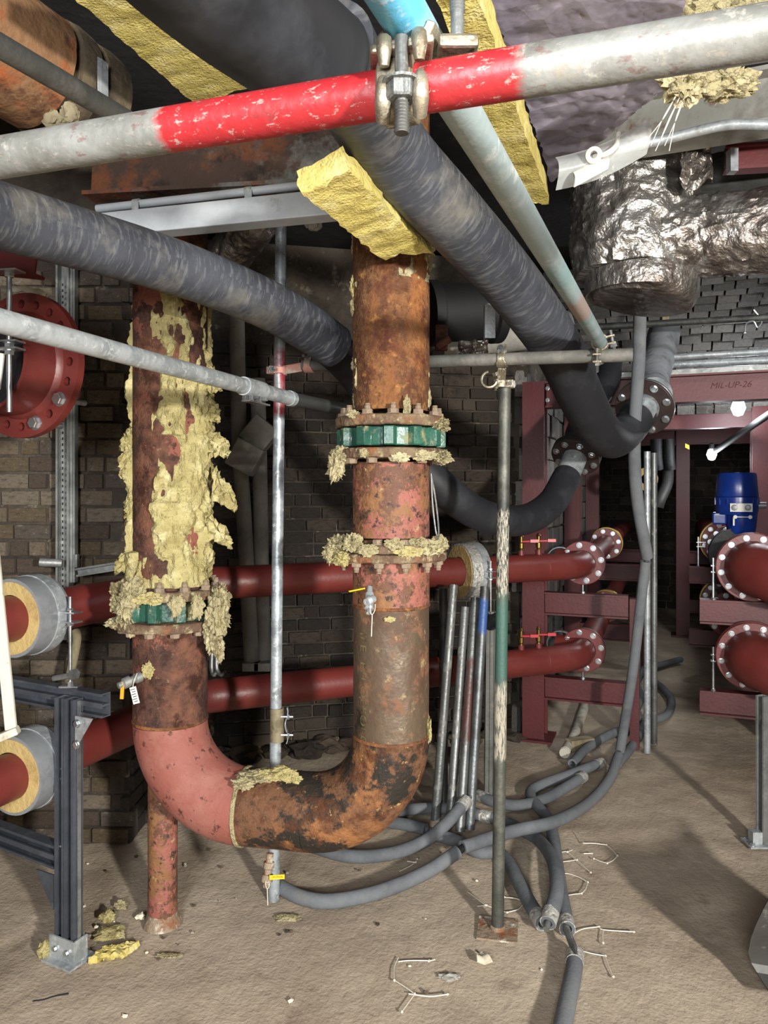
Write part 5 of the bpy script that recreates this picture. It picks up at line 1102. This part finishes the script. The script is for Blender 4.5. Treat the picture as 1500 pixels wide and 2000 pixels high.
# ------------------------------------------------------------------ litter on the floor
def litter(lab, px, py, s, seed, m, cat='insulation', nm='wool_scrap', det=3, amp=.5, sp=6, grp=None):
    solo(nm, wool(PF(px, py, s[2]*.55), s, seed, det, amp, sp), m, lab, cat, grp)
litter('round yellow wool tuft between the black post and the stub leg', 210, 1790, (.03, .025, .02), 301, 'wool')
litter('pale wool tuft just behind the round yellow tuft', 236, 1768, (.025, .02, .016), 302, 'wool_pale')
litter('ragged olive wool scrap left of the stub leg', 215, 1822, (.055, .045, .014), 303, 'wool', sp=12)
litter('white plaster crumb at the foot of the stub leg', 275, 1790, (.018, .014, .012), 304, 'plaster', 'plaster', 'plaster_crumb', 2)
litter('wool wedge propped left of the black post', 90, 1855, (.022, .03, .04), 305, 'wool')
litter('thin yellow sliver lying in front of the stub leg', 330, 1866, (.045, .012, .006), 306, 'wool_pale')
litter('grey brown dust tuft on the foreground floor', 878, 1908, (.035, .018, .009), 307, 'lag')
litter('crumbled wool heap under the drain of the loop', 560, 1792, (.05, .02, .008), 308, 'wool_pale', sp=10)
def chip(u, v):
    p = PF(200, 1868)+V((-.055+.11*u+.02*v, -.03-.02*u+.1*v, .012+.012*nz(V((u, v, 2)), 3, 3))); return p
solo('wool_slab', sheet(lambda u, v: PF(212, 1872)+V((-.06+.115*u+.035*v, -.035+.03*u+.075*v, .014+.010*nz(V((u*2, v*2, 2)), 3, 3))), 16, 12, .022), 'wool_board', 'flat yellow wool slab on the floor right of the black post foot', 'insulation')
solo('plaster_flake', sheet(lambda u, v: PF(945, 1880)+V((-.028+.056*u*(1-.5*v), -.03+.07*v, .012+.02*abs(u-.5)+.008*math.sin(v*5))), 12, 10, .006), 'plaster', 'cream curled plaster flake in the foreground right of the pole base', 'plaster')
solo('black_cable_tie', sweep(fl(((64, 1956), (85, 1953), (108, 1946), (134, 1941)), .004), .003, 8, 5), 'black', 'thin black cable tie on the floor at lower left', 'cable tie')
for i in range(46):
    px, py = rr.choice(((rr.uniform(330, 480), rr.uniform(1640, 1850)), (rr.uniform(500, 580), rr.uniform(1770, 1830)), (rr.uniform(150, 330), rr.uniform(1750, 1880)), (rr.uniform(560, 1000), rr.uniform(1690, 1990)), (rr.uniform(30, 1200), rr.uniform(1650, 1990))))
    s = rr.uniform(.003, .008); p = PF(px, py)
    solo('floor_crumb', wool(p+UP*s*.4, (s*1.3, s, s*.8), 400+i, 1, .4), rr.choice(('plaster', 'brick2', 'dark_brick1', 'plaster', 'lag')), 'tiny crumb of debris on the dusty floor', 'debris', 'tiny floor crumbs', sm=False)
def wires(lab, segs):
    t = thing('wire_netting', lab, 'wire', PF(*segs[0][0]), 'cut pieces of wire netting')
    for s in segs:
        p = fl(s, .006); part('strand', sweep(p, .002, 7, 5 if len(p) > 2 else 0), 'wire', t)
        part('twist', lathe([(.001, -.006), (.005, 0), (.001, .006)], p[-1], p[-1]-p[-2], 8), 'wire', t)
wires('cut wire netting in the centre foreground', (((778, 1878), (800, 1876), (838, 1876)), ((850, 1874), (838, 1877)), ((778, 1870), (770, 1890), (770, 1915)), ((771, 1915), (790, 1927), (810, 1941)), ((798, 1941), (840, 1946), (874, 1942)), ((810, 1941), (798, 1958), (785, 1976))))
wires('wire netting scrap nearest the crossing cables on the right', (((1090, 1666), (1108, 1664), (1127, 1680)), ((1118, 1660), (1108, 1664)), ((1088, 1684), (1110, 1682), (1127, 1679)), ((1127, 1679), (1140, 1692), (1154, 1704))))
wires('wire netting scrap farthest back on the right floor', (((1124, 1626), (1132, 1634), (1140, 1647)), ((1140, 1647), (1160, 1647), (1184, 1650)), ((1184, 1650), (1196, 1660), (1206, 1671)), ((1206, 1671), (1198, 1680), (1186, 1686)), ((1186, 1686), (1172, 1682), (1160, 1677)), ((1140, 1667), (1156, 1667))))
wires('curved wire netting scrap right of the taped V', (((1096, 1708), (1108, 1706), (1130, 1713), (1148, 1723)), ((1148, 1723), (1144, 1736), (1136, 1745)), ((1136, 1745), (1118, 1747), (1100, 1751))))
wires('wire netting scrap beside the bare cable ends', (((1122, 1822), (1140, 1814), (1170, 1810)), ((1170, 1810), (1180, 1816), (1238, 1820)), ((1178, 1816), (1177, 1830), (1178, 1842)), ((1134, 1856), (1155, 1862), (1182, 1867)), ((1182, 1867), (1188, 1885), (1198, 1908))))
wires('wire netting scrap left of the green-banded pole foot', (((914, 1742), (930, 1754), (948, 1768)), ((932, 1770), (950, 1768)), ((950, 1768), (975, 1778), (990, 1782)), ((990, 1782), (1012, 1776), (1022, 1765)), ((1022, 1765), (1012, 1756), (985, 1752))))
wires('small wire twist under the curving cable', (((780, 1702), (800, 1692), (812, 1684)), ((795, 1682), (812, 1684), (815, 1678))))
